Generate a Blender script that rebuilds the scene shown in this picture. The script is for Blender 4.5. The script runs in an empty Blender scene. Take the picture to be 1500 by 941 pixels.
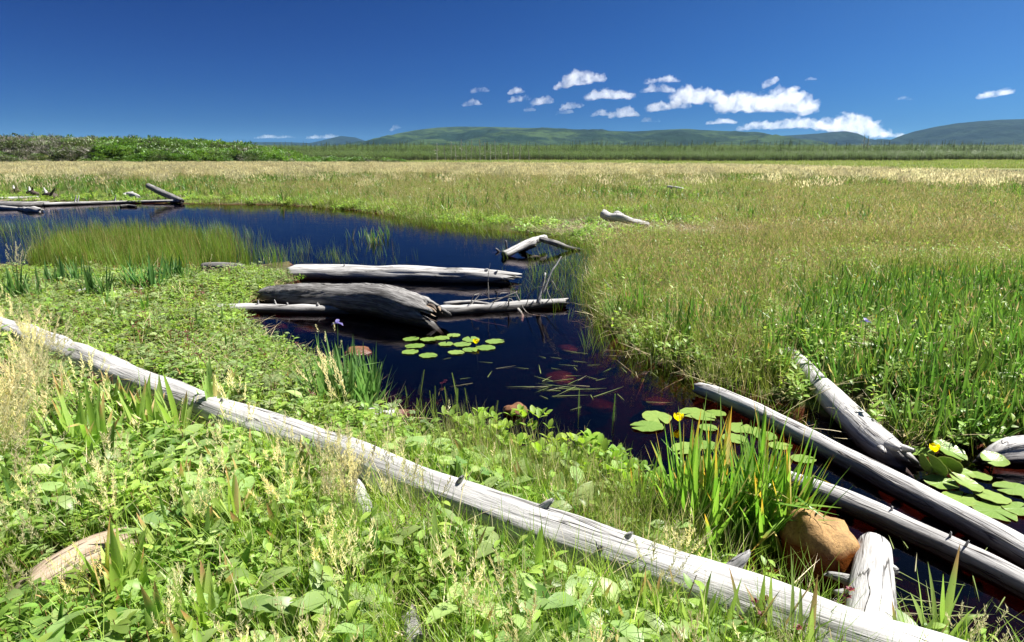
import bpy, math, random
import numpy as np
from mathutils import Vector, Matrix, noise as mnoise

R = math.radians
random.seed(7)
rng = np.random.default_rng(7)
scene = bpy.context.scene

# ------------------------------------------------------------------ camera
EYE = 1.9
PITCH = math.atan(244.5 / 1000.0)
cam_data = bpy.data.cameras.new('camera')
cam_data.lens = 24.0
cam_data.sensor_width = 36.0
cam_data.clip_start = 0.05
cam_data.clip_end = 60000.0
cam = bpy.data.objects.new('camera', cam_data)
scene.collection.objects.link(cam)
cam.location = (0, 0, EYE)
cam.rotation_euler = (math.pi / 2 - PITCH, 0, 0)
scene.camera = cam

# ------------------------------------------------------------------ sky, sun, exposure
SUN_AZ, SUN_EL = R(72), R(56)          # azimuth clockwise from +Y (view direction)
world = bpy.data.worlds.new('World')
scene.world = world
world.use_nodes = True
wn, wl = world.node_tree.nodes, world.node_tree.links
wn.clear()
w_out = wn.new('ShaderNodeOutputWorld')
w_bg = wn.new('ShaderNodeBackground')
sky = wn.new('ShaderNodeTexSky')
sky.sky_type = 'NISHITA'
sky.sun_disc = False
sky.sun_elevation = SUN_EL
sky.sun_rotation = SUN_AZ
sky.altitude = 0
sky.air_density = 1.0
sky.dust_density = 0.1
sky.ozone_density = 4.0
# a polarised clear sky: darkest at right angles to the sun, palest toward it and toward the horizon
w_geo = wn.new('ShaderNodeTexCoord')


def w_math(op, a, b=0.0, clamp=False):
    nd = wn.new('ShaderNodeMath'); nd.operation = op; nd.use_clamp = clamp
    for i, q in enumerate((a, b)):
        if isinstance(q, bpy.types.NodeSocket): wl.new(q, nd.inputs[i])
        else: nd.inputs[i].default_value = q
    return nd.outputs[0]


w_dot = wn.new('ShaderNodeVectorMath'); w_dot.operation = 'DOT_PRODUCT'
wl.new(w_geo.outputs['Generated'], w_dot.inputs[0])
w_dot.inputs[1].default_value = (math.cos(SUN_EL) * math.sin(SUN_AZ), math.cos(SUN_EL) * math.cos(SUN_AZ), math.sin(SUN_EL))
w_c2 = w_math('MULTIPLY', w_dot.outputs['Value'], w_dot.outputs['Value'])
w_pol = w_math('DIVIDE', w_math('SUBTRACT', 1.0, w_c2), w_math('ADD', 1.0, w_c2))
w_sep = wn.new('ShaderNodeSeparateXYZ'); wl.new(w_geo.outputs['Generated'], w_sep.inputs[0])
w_z = w_math('MULTIPLY', w_math('MINIMUM', w_math('MAXIMUM', w_sep.outputs['Z'], 0.0), 0.30), 2.0)
w_comb = wn.new('ShaderNodeCombineXYZ')
for i, (ka, kb) in enumerate(((0.37, 4.0), (0.30, 2.3), (0.32, 1.05))):
    e = w_math('SUBTRACT', w_math('SUBTRACT', ka, w_math('MULTIPLY', w_pol, kb)), w_z)
    wl.new(w_math('POWER', 2.71828, e), w_comb.inputs[i])
w_mul = wn.new('ShaderNodeVectorMath'); w_mul.operation = 'MULTIPLY'
wl.new(sky.outputs['Color'], w_mul.inputs[0]); wl.new(w_comb.outputs[0], w_mul.inputs[1])
wl.new(w_mul.outputs[0], w_bg.inputs['Color'])
w_bg.inputs['Strength'].default_value = 0.05
wl.new(w_bg.outputs['Background'], w_out.inputs['Surface'])

sun_data = bpy.data.lights.new('sun', 'SUN')
sun_data.energy = 5.0
sun_data.angle = R(0.53)
sun_data.color = (1.0, 0.965, 0.90)
sun = bpy.data.objects.new('sun', sun_data)
scene.collection.objects.link(sun)
sun_dir = Vector((math.cos(SUN_EL) * math.sin(SUN_AZ), math.cos(SUN_EL) * math.cos(SUN_AZ), math.sin(SUN_EL)))
sun.rotation_euler = sun_dir.to_track_quat('Z', 'Y').to_euler()
sun.location = (20, 20, 40)

scene.view_settings.view_transform = 'Standard'
scene.view_settings.look = 'None'
scene.view_settings.exposure = 1.4
scene.view_settings.gamma = 1.0
scene.view_settings.use_curve_mapping = False
cy = scene.cycles
cy.use_denoising = True
cy.denoiser = 'OPENIMAGEDENOISE'
cy.denoising_prefilter = 'ACCURATE'
cy.denoising_input_passes = 'RGB_ALBEDO_NORMAL'
cy.max_bounces = 9
cy.diffuse_bounces = 3
cy.glossy_bounces = 3
cy.transmission_bounces = 4
cy.transparent_max_bounces = 8
cy.volume_bounces = 8
cy.caustics_reflective = False
cy.caustics_refractive = False

# ------------------------------------------------------------------ geometry of the view (layout in metres on the ground)
CP, SP = math.cos(PITCH), math.sin(PITCH)


def ray(u, v):
    a, b = (u - 750.0) / 1000.0, (470.5 - v) / 1000.0
    return np.array((a, CP + SP * b, -SP + CP * b))


def at_z(u, v, z=0.0):
    d = ray(u, v)
    t = (z - EYE) / d[2]
    return Vector((d[0] * t, d[1] * t, z))


def at_y(u, v, y):
    d = ray(u, v)
    t = y / d[1]
    return Vector((d[0] * t, y, EYE + d[2] * t))


def depth_of(p):
    return p[1] * CP - (p[2] - EYE) * SP


def project(x, y, z):
    dz = z - EYE
    dep = y * CP - dz * SP
    dep = np.where(dep < 0.05, 0.05, dep)
    up = y * SP + dz * CP
    return 750 + 1000 * x / dep, 470.5 - 1000 * up / dep


NEAR_SHORE = [(-1500, 384), (-300, 384), (0, 387), (200, 402), (300, 398), (425, 384), (440, 412), (380, 436), (340, 462),
              (390, 502), (470, 536), (520, 566), (560, 618), (630, 648), (720, 670), (800, 704), (880, 738), (940, 765),
              (1000, 800), (1040, 835), (1100, 862), (1200, 895), (1330, 940), (1500, 1005), (1700, 1095)]
FAR_SHORE = [(-1500, 296), (-300, 297), (0, 299), (150, 297), (270, 299), (400, 300), (480, 304), (560, 314), (620, 324), (720, 337),
             (800, 346), (850, 355), (890, 372), (872, 400), (868, 430), (880, 470), (900, 497), (950, 530), (1000, 548),
             (1060, 566), (1130, 585), (1180, 600), (1250, 628), (1310, 652), (1360, 658), (1440, 650), (1520, 638), (1700, 640), (2300, 720)]


def world_poly(px, z=0.0):
    return np.array([tuple(at_z(u, v, z)[:2]) for u, v in px])


POND = np.vstack([world_poly(FAR_SHORE), world_poly([(2300, 1250)]), world_poly(NEAR_SHORE)[::-1]])
LAKE = world_poly([(1200, 249.5), (1330, 249), (2300, 248.5), (2300, 254.5), (1500, 253.2), (1360, 252.6), (1300, 251.0)])
LAKE2 = world_poly([(520, 244.2), (700, 243.6), (900, 243.6), (905, 245.2), (780, 245.2), (600, 245.2)])


def signed(poly, x, y):
    """distance to the polygon's edge, negative inside"""
    x = np.asarray(x, float); y = np.asarray(y, float)
    best = np.full(x.shape, 1e18)
    inside = np.zeros(x.shape, bool)
    n = len(poly)
    for i in range(n):
        ax, ay = poly[i]; bx, by = poly[(i + 1) % n]
        dx, dy = bx - ax, by - ay
        l2 = dx * dx + dy * dy + 1e-12
        t = np.clip(((x - ax) * dx + (y - ay) * dy) / l2, 0, 1)
        d = (x - ax - t * dx) ** 2 + (y - ay - t * dy) ** 2
        best = np.minimum(best, d)
        c = ((ay > y) != (by > y)) & (x < (bx - ax) * (y - ay) / (by - ay + 1e-18) + ax)
        inside ^= c
    d = np.sqrt(best)
    return np.where(inside, -d, d)


def sstep(a, b, x):
    t = np.clip((x - a) / (b - a), 0, 1)
    return t * t * (3 - 2 * t)


def wav(x, y, s, seed):
    r = np.random.default_rng(seed)
    out = 0
    for k in range(5):
        a = r.uniform(0, 6.28); f = s * (0.6 + 1.6 * r.random()); p = r.uniform(0, 6.28)
        out = out + np.sin((x * math.cos(a) + y * math.sin(a)) * f + p)
    return out / 5.0


def hummock(x, y):
    """wind-clipped shrub rise at the left, about a hundred metres off"""
    z = 0
    for cx, cy_, rx, ry, hh in ((-84, 118, 46, 20, 3.2), (-56, 112, 20, 15, 2.5), (-40, 103, 12, 9, 1.3), (-30, 116, 16, 9, .55),
                                (-47, 98, 7, 6, 1.3), (-70, 92, 6, 5, 1.0), (-135, 120, 50, 22, 3.5), (-62, 130, 20, 16, 2.7), (-46, 112, 15, 10, 1.7)):
        d = ((x - cx) / rx) ** 2 + ((y - cy_) / ry) ** 2
        z = np.maximum(z, hh * np.clip(1 - d, 0, 1) ** 0.7)
    return z


def height(x, y):
    x = np.asarray(x, float); y = np.asarray(y, float)
    sd = signed(POND, x, y)
    near = sstep(9.0, 3.5, y)
    out = 0.015 + 0.075 * (1 - np.exp(-np.maximum(sd, 0) / 0.5)) + near * 0.17 * sstep(0.05, 1.3, sd)
    out = out + 0.03 * wav(x, y, 2.2, 1) * sstep(0, 0.8, sd) + 0.02 * wav(x, y, 6.0, 2) * sstep(0, .5, sd)
    inn = -0.04 - 0.5 * (1 - np.exp(np.minimum(sd, 0) / 0.7)) + 0.03 * wav(x, y, 3.0, 3) * sstep(0, -0.5, sd)
    h = np.where(sd > 0, out, inn)
    h = h + hummock(x, y)
    h = h + np.clip(y - 165, 0, 420) * 0.0145 + np.clip(y - 165, 0, 60) * 0.004 * wav(x, y, 0.02, 4)
    far = np.abs(y - 95) < 60
    if far.any():
        lk = np.minimum(signed(LAKE, x, y), signed(LAKE2, x, y))
        h = np.where(far & (lk < 0.5), np.minimum(h, -0.15 + 0.3 * sstep(-1.0, 0.5, lk)), h)
    return h


def hgt(x, y):
    return float(height(np.array([x]), np.array([y]))[0])


def rest(u, v, half, k=0.7, water=False, ground=None):
    """the point on the pixel's ray where an object of that half thickness rests on the ground (or water)"""
    d = ray(u, v)
    lo = None
    ts = np.geomspace(0.8, 400, 3000)
    xs, ys, zs = d[0] * ts, d[1] * ts, EYE + d[2] * ts
    h = height(xs, ys)
    if water:
        h = np.maximum(h, 0)
    if ground is not None:
        h = np.full_like(h, ground)
    g = zs - h - k * half * ts / 1000.0
    i = int(np.argmax(g <= 0))
    if g[i] > 0:
        i = len(ts) - 1
    t = ts[i]
    return Vector((xs[i], ys[i], zs[i])), half * t / 1000.0


def hit(u, v):
    return rest(u, v, 0.0)[0]


# ------------------------------------------------------------------ mesh building
class MB:
    def __init__(self):
        self.v, self.f, self.mi = [], [], []
        self.rnd, self.t, self.gr, self.endk = [], [], [], []

    def vert(self, p, rnd=0.5, t=0.0, gr=(0, 0, 0), endk=0.0):
        self.v.append((p[0], p[1], p[2])); self.rnd.append(rnd); self.t.append(t); self.gr.append(gr); self.endk.append(endk)
        return len(self.v) - 1

    def face(self, *idx, m=0):
        self.f.append(idx); self.mi.append(m)

    def mesh(self, name, mats, origin=(0, 0, 0), smooth=True, extra=True):
        me = bpy.data.meshes.new(name)
        ox, oy, oz = origin
        me.from_pydata([(a - ox, b - oy, c - oz) for a, b, c in self.v], [], self.f)
        for m in mats:
            me.materials.append(m)
        if len(mats) > 1:
            me.polygons.foreach_set('material_index', self.mi)
        if smooth:
            me.polygons.foreach_set('use_smooth', [True] * len(self.f))
        a = me.attributes.new('rnd', 'FLOAT', 'POINT'); a.data.foreach_set('value', self.rnd)
        a = me.attributes.new('t', 'FLOAT', 'POINT'); a.data.foreach_set('value', self.t)
        if extra:
            a = me.attributes.new('gr', 'FLOAT_VECTOR', 'POINT'); a.data.foreach_set('vector', [c for g in self.gr for c in g])
            a = me.attributes.new('endk', 'FLOAT', 'POINT'); a.data.foreach_set('value', self.endk)
        me.update()
        return me


def link(name, mb, mats, parent=None, origin=None, smooth=True, label=None, cat=None, group=None, kind=None, extra=True):
    if parent is not None:
        org = Vector((0, 0, 0))
        q = parent
        while q is not None:
            org += q.location
            q = q.parent
        base = Vector(origin) if origin is not None else org
    else:
        base = Vector(origin) if origin is not None else Vector((0, 0, 0))
    o = bpy.data.objects.new(name, mb.mesh(name, mats, base, smooth, extra))
    scene.collection.objects.link(o)
    if parent is not None:
        o.parent = parent
        o.location = base - org
    else:
        o.location = base
    tag(o, label, cat, group, kind)
    return o


def tag(o, label=None, cat=None, group=None, kind=None):
    if label: o['label'] = label
    if cat: o['category'] = cat
    if group: o['group'] = group
    if kind: o['kind'] = kind
    return o


def empty(name, loc, label, cat, group=None):
    o = bpy.data.objects.new(name, None)
    scene.collection.objects.link(o)
    o.location = loc
    return tag(o, label, cat, group)


# ------------------------------------------------------------------ materials
class NT:
    def __init__(self, name):
        self.m = bpy.data.materials.new(name)
        self.m.use_nodes = True
        self.n, self.l = self.m.node_tree.nodes, self.m.node_tree.links
        self.n.clear()
        self.out = self.n.new('ShaderNodeOutputMaterial')

    def new(self, typ, **kw):
        nd = self.n.new('ShaderNode' + typ)
        for k, val in kw.items():
            setattr(nd, k, val)
        return nd

    def put(self, sock, val):
        if isinstance(val, bpy.types.NodeSocket):
            self.l.new(val, sock)
        elif val is not None:
            if isinstance(val, (tuple, list)) and len(val) == 3 and sock.type == 'RGBA':
                val = tuple(val) + (1,)
            sock.default_value = val

    def math(self, op, a, b=0.0, c=None, clamp=False):
        nd = self.new('Math', operation=op, use_clamp=clamp)
        self.put(nd.inputs[0], a); self.put(nd.inputs[1], b)
        if c is not None: self.put(nd.inputs[2], c)
        return nd.outputs[0]

    def mix(self, fac, a, b, blend='MIX'):
        nd = self.new('Mix', data_type='RGBA', blend_type=blend)
        self.put(nd.inputs[0], fac); self.put(nd.inputs[6], a); self.put(nd.inputs[7], b)
        return nd.outputs[2]

    def maprange(self, v, a, b, c=0.0, d=1.0):
        nd = self.new('MapRange')
        self.put(nd.inputs[0], v)
        for i, x in enumerate((a, b, c, d)): nd.inputs[i + 1].default_value = x
        return nd.outputs[0]

    def attr(self, name):
        nd = self.new('Attribute', attribute_name=name)
        return nd

    def noise(self, vec, scale, detail=4.0, rough=0.55, dist=0.0):
        nd = self.new('TexNoise')
        self.put(nd.inputs['Vector'], vec)
        nd.inputs['Scale'].default_value = scale
        nd.inputs['Detail'].default_value = detail
        nd.inputs['Roughness'].default_value = rough
        nd.inputs['Distortion'].default_value = dist
        return nd.outputs['Fac']

    def vmul(self, vec, s):
        nd = self.new('VectorMath', operation='MULTIPLY')
        self.put(nd.inputs[0], vec); nd.inputs[1].default_value = s
        return nd.outputs[0]

    def bump(self, h, strength=0.3, dist=0.01):
        nd = self.new('Bump')
        nd.inputs['Strength'].default_value = strength
        nd.inputs['Distance'].default_value = dist
        self.put(nd.inputs['Height'], h)
        return nd.outputs[0]

    def principled(self, col, rough=0.6, spec=0.3, normal=None):
        b = self.new('BsdfPrincipled')
        self.put(b.inputs['Base Color'], col)
        self.put(b.inputs['Roughness'], rough)
        b.inputs['Specular IOR Level'].default_value = spec
        if normal is not None: self.put(b.inputs['Normal'], normal)
        return b

    def surface(self, sh):
        self.l.new(sh, self.out.inputs['Surface'])
        return self.m


def leaf_mat(name, a, b, dry=None, dry_amt=0.0, tip=None, tip_from=0.8, tip_amt=0.5, trans=0.4, rough=0.42, spec=0.35, patch=0.15, patch_col=None, patch_scale=0.5, vein=0.0):
    n = NT(name)
    rnd = n.attr('rnd').outputs['Fac']
    t = n.attr('t').outputs['Fac']
    oi = n.new('ObjectInfo').outputs['Random']
    geo = n.new('NewGeometry')
    col = n.mix(rnd, a, b)
    if patch_col is not None:
        p = n.noise(geo.outputs['Position'], patch_scale, 3.0)
        col = n.mix(n.math('MULTIPLY', n.maprange(p, 0.42, 0.62), patch), col, patch_col)
    r2 = n.math('FRACT', n.math('MULTIPLY', rnd, 17.31))
    if dry is not None:
        col = n.mix(n.math('LESS_THAN', r2, dry_amt), col, dry)
    if tip is not None:
        r3 = n.math('FRACT', n.math('MULTIPLY', rnd, 41.7))
        k = n.math('MULTIPLY', n.maprange(t, tip_from, min(1.0, tip_from + 0.18)), n.math('LESS_THAN', r3, tip_amt))
        col = n.mix(k, col, tip)
    bl = n.noise(geo.outputs['Position'], 70.0, 3.0, 0.6)
    col = n.mix(n.maprange(bl, 0.45, 0.70, 0.0, 0.30), col, n.mix(0.5, col, (0.30, 0.33, 0.10)))
    col = n.mix(n.math('MULTIPLY', n.maprange(bl, 0.66, 0.72, 0.0, 0.7), n.math('GREATER_THAN', r2, 0.55)), col, (0.16, 0.10, 0.035))
    hs = n.new('HueSaturation')
    n.put(hs.inputs['Color'], col)
    n.put(hs.inputs['Value'], n.maprange(oi, 0, 1, 0.74, 1.42))
    n.put(hs.inputs['Hue'], n.maprange(n.math('FRACT', n.math('MULTIPLY', oi, 7.7)), 0, 1, 0.487, 0.513))
    col = hs.outputs['Color']
    bs = n.principled(col, rough, spec)
    if trans <= 0:
        return n.surface(bs.outputs[0])
    tr = n.new('BsdfTranslucent')
    hs2 = n.new('HueSaturation')
    n.put(hs2.inputs['Color'], col); hs2.inputs['Saturation'].default_value = 1.1; hs2.inputs['Value'].default_value = 1.5
    n.put(tr.inputs['Color'], hs2.outputs['Color'])
    mx = n.new('MixShader'); mx.inputs[0].default_value = trans
    n.l.new(bs.outputs[0], mx.inputs[1]); n.l.new(tr.outputs[0], mx.inputs[2])
    return n.surface(mx.outputs[0])


def wood_mat(name, pale, mid, dark, crack=0.5, wet=False, bump=0.6, blot=0.5, moss=0.0):
    n = NT(name)
    g = n.attr('gr').outputs['Vector']
    e = n.attr('endk').outputs['Fac']
    geo = n.new('NewGeometry')
    grain = n.noise(n.vmul(g, (1, 1, 0.09)), 26, 6, 0.65, 0.4)
    fine = n.noise(n.vmul(g, (1, 1, 0.05)), 95, 4, 0.6)
    blo = n.noise(n.vmul(g, (1, 1, 0.5)), 4.5, 4, 0.6)
    ck = n.noise(n.vmul(g, (1, 1, 0.05)), 17, 3, 0.55, 0.3)
    ck2 = n.noise(n.vmul(g, (1, 1, 0.5)), 2.3, 2, 0.5)
    line = n.maprange(n.math('ABSOLUTE', n.math('SUBTRACT', ck, 0.5)), 0.0, 0.020, 1, 0)
    line = n.math('MULTIPLY', line, n.maprange(ck2, 0.40, 0.55))
    col = n.mix(n.maprange(grain, 0.40, 0.60), mid, pale)
    col = n.mix(n.math('MULTIPLY', n.maprange(blo, 0.47, 0.72), blot), col, mid)
    col = n.mix(n.math('MULTIPLY', n.maprange(fine, 0.52, 0.66), 0.6), col, tuple(0.6 * q for q in mid))
    col = n.mix(n.math('MULTIPLY', line, crack), col, dark)
    spk = n.noise(g, 60, 2, 0.6)
    col = n.mix(n.math('MULTIPLY', n.maprange(spk, 0.66, 0.74), 0.5), col, dark)
    col = n.mix(n.math('MULTIPLY', e, n.maprange(grain, 0.3, 0.7, 0.35, 0.9)), col, dark)
    sep = n.new('SeparateXYZ'); n.l.new(geo.outputs['Position'], sep.inputs[0])
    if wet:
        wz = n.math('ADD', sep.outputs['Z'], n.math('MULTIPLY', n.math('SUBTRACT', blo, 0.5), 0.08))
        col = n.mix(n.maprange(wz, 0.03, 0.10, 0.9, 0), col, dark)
    if moss:
        col = n.mix(n.math('MULTIPLY', n.maprange(n.noise(g, 7, 4), 0.5, 0.65), moss), col, (0.06, 0.07, 0.02))
    hh = n.math('ADD', n.math('MULTIPLY', grain, 0.7), n.math('MULTIPLY', fine, 0.35))
    hh = n.math('SUBTRACT', hh, n.math('MULTIPLY', line, 0.9))
    return n.surface(n.principled(col, 0.75, 0.2, n.bump(hh, bump, 0.012)).outputs[0])


M = {}
M['white_wood'] = wood_mat('bleached_wood', (0.50, 0.49, 0.475), (0.32, 0.31, 0.30), (0.045, 0.04, 0.035), 0.9, blot=0.6, bump=0.9)
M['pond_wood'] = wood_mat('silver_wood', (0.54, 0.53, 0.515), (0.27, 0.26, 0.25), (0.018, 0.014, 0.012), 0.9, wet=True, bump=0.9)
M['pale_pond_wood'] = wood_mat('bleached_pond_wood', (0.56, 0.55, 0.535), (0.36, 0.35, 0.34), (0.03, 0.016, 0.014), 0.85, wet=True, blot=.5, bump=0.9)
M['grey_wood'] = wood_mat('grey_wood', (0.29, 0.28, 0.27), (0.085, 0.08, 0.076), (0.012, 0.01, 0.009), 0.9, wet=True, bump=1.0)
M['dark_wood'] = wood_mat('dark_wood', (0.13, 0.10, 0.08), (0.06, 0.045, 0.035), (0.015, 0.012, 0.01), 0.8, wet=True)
M['tan_wood'] = wood_mat('tan_wood', (0.40, 0.31, 0.23), (0.25, 0.185, 0.13), (0.05, 0.037, 0.028), 0.8, bump=0.9)
M['twig_wood'] = wood_mat('twig_wood', (0.33, 0.31, 0.28), (0.18, 0.165, 0.145), (0.04, 0.03, 0.025), 0.3)


def rock_mat(name, top, low, wetline=0.06):
    n = NT(name)
    geo = n.new('NewGeometry')
    sep = n.new('SeparateXYZ'); n.l.new(geo.outputs['Position'], sep.inputs[0])
    a = n.noise(geo.outputs['Position'], 11, 7, 0.7)
    b = n.noise(geo.outputs['Position'], 75, 4, 0.65)
    col = n.mix(n.maprange(a, 0.40, 0.60), tuple(c * 0.6 for c in top), top)
    col = n.mix(n.math('MULTIPLY', n.maprange(b, 0.50, 0.66), 0.8), col, tuple(c * 0.4 for c in top))
    z = n.math('ADD', sep.outputs['Z'], n.math('MULTIPLY', n.math('SUBTRACT', a, 0.5), 0.09))
    wet = n.maprange(z, wetline - 0.015, wetline + 0.02, 1, 0)
    col = n.mix(wet, col, low)
    bs = n.principled(col, n.maprange(wet, 0, 1, 0.8, 0.25), 0.35, n.bump(n.math('ADD', a, n.math('MULTIPLY', b, 0.3)), 0.6, 0.02))
    return n.surface(bs.outputs[0])


M['rock'] = rock_mat('sandy_rock', (0.38, 0.225, 0.085), (0.16, 0.048, 0.010), 0.12)
M['red_rock'] = rock_mat('reddish_rock', (0.20, 0.085, 0.035), (0.10, 0.036, 0.016), 0.02)


def ground_mat():
    n = NT('marsh_soil')
    geo = n.new('NewGeometry')
    P = geo.outputs['Position']
    sep = n.new('SeparateXYZ'); n.l.new(P, sep.inputs[0])
    a = n.noise(P, 0.8, 6, 0.6); b = n.noise(P, 14, 6, 0.65); c = n.noise(P, 0.05, 4, 0.6)
    soil = n.mix(n.maprange(b, 0.35, 0.65), (0.035, 0.028, 0.016), (0.10, 0.085, 0.04))
    moss = n.mix(n.maprange(b, 0.3, 0.7), (0.045, 0.065, 0.018), (0.10, 0.13, 0.035))
    col = n.mix(n.maprange(a, 0.42, 0.6), soil, moss)
    meadow = n.mix(n.maprange(c, 0.4, 0.62), (0.09, 0.16, 0.03), (0.14, 0.15, 0.05))
    col = n.mix(n.maprange(sep.outputs['Y'], 30, 90), col, meadow)
    bed = n.mix(n.maprange(b, 0.35, 0.7), (0.045, 0.018, 0.008), (0.14, 0.05, 0.02))
    col = n.mix(n.maprange(sep.outputs['Z'], -0.01, 0.02, 1, 0), col, bed)
    return n.surface(n.principled(col, 0.9, 0.15, n.bump(b, 0.5, 0.03)).outputs[0])


def water_mat(name):
    n = NT(name)
    geo = n.new('NewGeometry')
    P = geo.outputs['Position']
    rip = n.math('ADD', n.noise(P, 2.2, 3, 0.5), n.math('MULTIPLY', n.noise(n.vmul(P, (1, 1.6, 1)), 9.0, 3, 0.5), 0.25))
    bp = n.bump(rip, 0.09, 0.05)
    fr = n.new('Fresnel'); fr.inputs['IOR'].default_value = 1.333; n.l.new(bp, fr.inputs['Normal'])
    gl = n.new('BsdfGlossy'); gl.inputs['Roughness'].default_value = 0.015; n.l.new(bp, gl.inputs['Normal'])
    gl.inputs['Color'].default_value = (0.62, 0.55, 0.58, 1)
    tr = n.new('BsdfTransparent'); tr.inputs['Color'].default_value = (1, 1, 1, 1)
    mx = n.new('MixShader')
    n.l.new(fr.outputs[0], mx.inputs[0]); n.l.new(tr.outputs[0], mx.inputs[1]); n.l.new(gl.outputs[0], mx.inputs[2])
    ab = n.new('VolumeAbsorption'); ab.inputs['Color'].default_value = (0.50, 0.14, 0.08, 1); ab.inputs['Density'].default_value = 5.5
    n.l.new(ab.outputs[0], n.out.inputs['Volume'])
    return n.surface(mx.outputs[0])


# ------------------------------------------------------------------ ground, water
def graded(lo, fine_lo, fine_hi, hi, step, grow):
    a = list(np.arange(fine_lo, fine_hi + 1e-6, step))
    s, x = step, fine_hi
    while x < hi:
        s *= grow; x += s; a.append(min(x, hi))
    s, x, pre = step, fine_lo, []
    while x > lo:
        s *= grow; x -= s; pre.append(max(x, lo))
    return np.array(pre[::-1] + a)


def grid_object(name, xs, ys, zf, mat, kind='structure', label=None, cat=None):
    X, Y = np.meshgrid(xs, ys)
    Z = zf(X.ravel(), Y.ravel())
    V = np.stack([X.ravel(), Y.ravel(), Z], 1)
    nx, ny = len(xs), len(ys)
    i = np.arange(nx * ny).reshape(ny, nx)
    F = np.stack([i[:-1, :-1].ravel(), i[:-1, 1:].ravel(), i[1:, 1:].ravel(), i[1:, :-1].ravel()], 1)
    me = bpy.data.meshes.new(name)
    me.from_pydata(V.tolist(), [], F.tolist())
    me.materials.append(mat)
    me.polygons.foreach_set('use_smooth', [True] * len(F))
    o = bpy.data.objects.new(name, me)
    scene.collection.objects.link(o)
    return tag(o, label, cat, None, kind)


xs = graded(-12000, -8, 8, 12000, 0.11, 1.075)
ys = graded(-60, 0.6, 14, 12000, 0.11, 1.06)
grid_object('ground', xs, ys, height, ground_mat(), label='boggy ground under the marsh plants, running to the far hills', cat='ground')


def box_water(name, x0, x1, y0, y1, mat, zb, label):
    mb = MB()
    q = [mb.vert(p) for p in ((x0, y0, 0), (x1, y0, 0), (x1, y1, 0), (x0, y1, 0), (x0, y0, zb), (x1, y0, zb), (x1, y1, zb), (x0, y1, zb))]
    for f in ((0, 1, 2, 3), (7, 6, 5, 4), (0, 4, 5, 1), (1, 5, 6, 2), (2, 6, 7, 3), (3, 7, 4, 0)):
        mb.face(*[q[i] for i in f])
    return link(name, mb, [mat], smooth=False, kind='structure', label=label, cat='water', extra=False)


WM = water_mat('pond_water')
box_water('pond_water', -62, 16, 1.2, 29, WM, -1.2, 'dark still pond water reflecting the deep blue sky')
box_water('lake_water', -60, 260, 62, 140, WM, -1.5, 'thin strip of open water beyond the tan grass')

# ------------------------------------------------------------------ far hills
def hill_mat(name, g1, g2, g3, scale):
    n = NT(name)
    geo = n.new('NewGeometry')
    a = n.noise(geo.outputs['Position'], scale, 7, 0.62)
    b = n.noise(geo.outputs['Position'], scale * 5, 6, 0.65)
    col = n.mix(n.maprange(a, 0.45, 0.56), g1, g2)
    col = n.mix(n.math('MULTIPLY', n.maprange(b, 0.48, 0.56), 0.75), col, g3)
    return n.surface(n.principled(col, 0.95, 0.05, n.bump(b, 0.8, 25.0)).outputs[0])


M['hill_green'] = hill_mat('hill_scrub', (0.008, 0.019, 0.010), (0.034, 0.056, 0.018), (0.005, 0.011, 0.008), 0.0022)
M['hill_dark'] = hill_mat('hill_woodland', (0.005, 0.012, 0.016), (0.015, 0.027, 0.023), (0.003, 0.007, 0.011), 0.0025)


def ridge(name, prof, D, front, back, mat, rough, seed, label):
    us = np.array([p[0] for p in prof], float); vs = np.array([p[1] for p in prof], float)
    n = 260
    U = np.linspace(us[0], us[-1], n)
    V = np.interp(U, us, vs)
    mb = MB()
    rows = []
    cr = []
    for k in range(n):
        p = at_y(U[k], V[k], D)
        cr.append((p.x, p.z))
    T = np.concatenate([np.linspace(-1, 0, 26), np.linspace(0.12, 1, 10)])
    for t in T:
        row = []
        for k in range(n):
            x, z = cr[k]
            y = D + (t * front if t < 0 else t * back)
            prof_t = (1 - abs(t)) if t > 0 else (1 + t) ** 0.8
            nz = mnoise.fractal(Vector((x * 0.0016 + seed, y * 0.0009, seed)), 0.9, 2.1, 6)
            gully = mnoise.fractal(Vector((x * 0.004 + seed, y * 0.0012, 3.1 + seed)), 0.9, 2.1, 4)
            edge = min(1, abs(t) * 4) * min(1.0, (1 - abs(t)) * 3)
            zz = max(z, 4) * prof_t + (nz * 0.30 + gully * 0.22) * rough * edge - 3
            zz += 1.2 * mnoise.noise(Vector((x * 0.02, seed, 0))) * (1 - abs(t))
            sc = y / D
            row.append(mb.vert((x * (1 + (sc - 1) * 0.6), y, zz)))
        rows.append(row)
    for a in range(len(rows) - 1):
        for k in range(n - 1):
            mb.face(rows[a][k], rows[a][k + 1], rows[a + 1][k + 1], rows[a + 1][k])
    return link(name, mb, [mat], label=label, cat='hill', kind='structure', extra=False)


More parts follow.
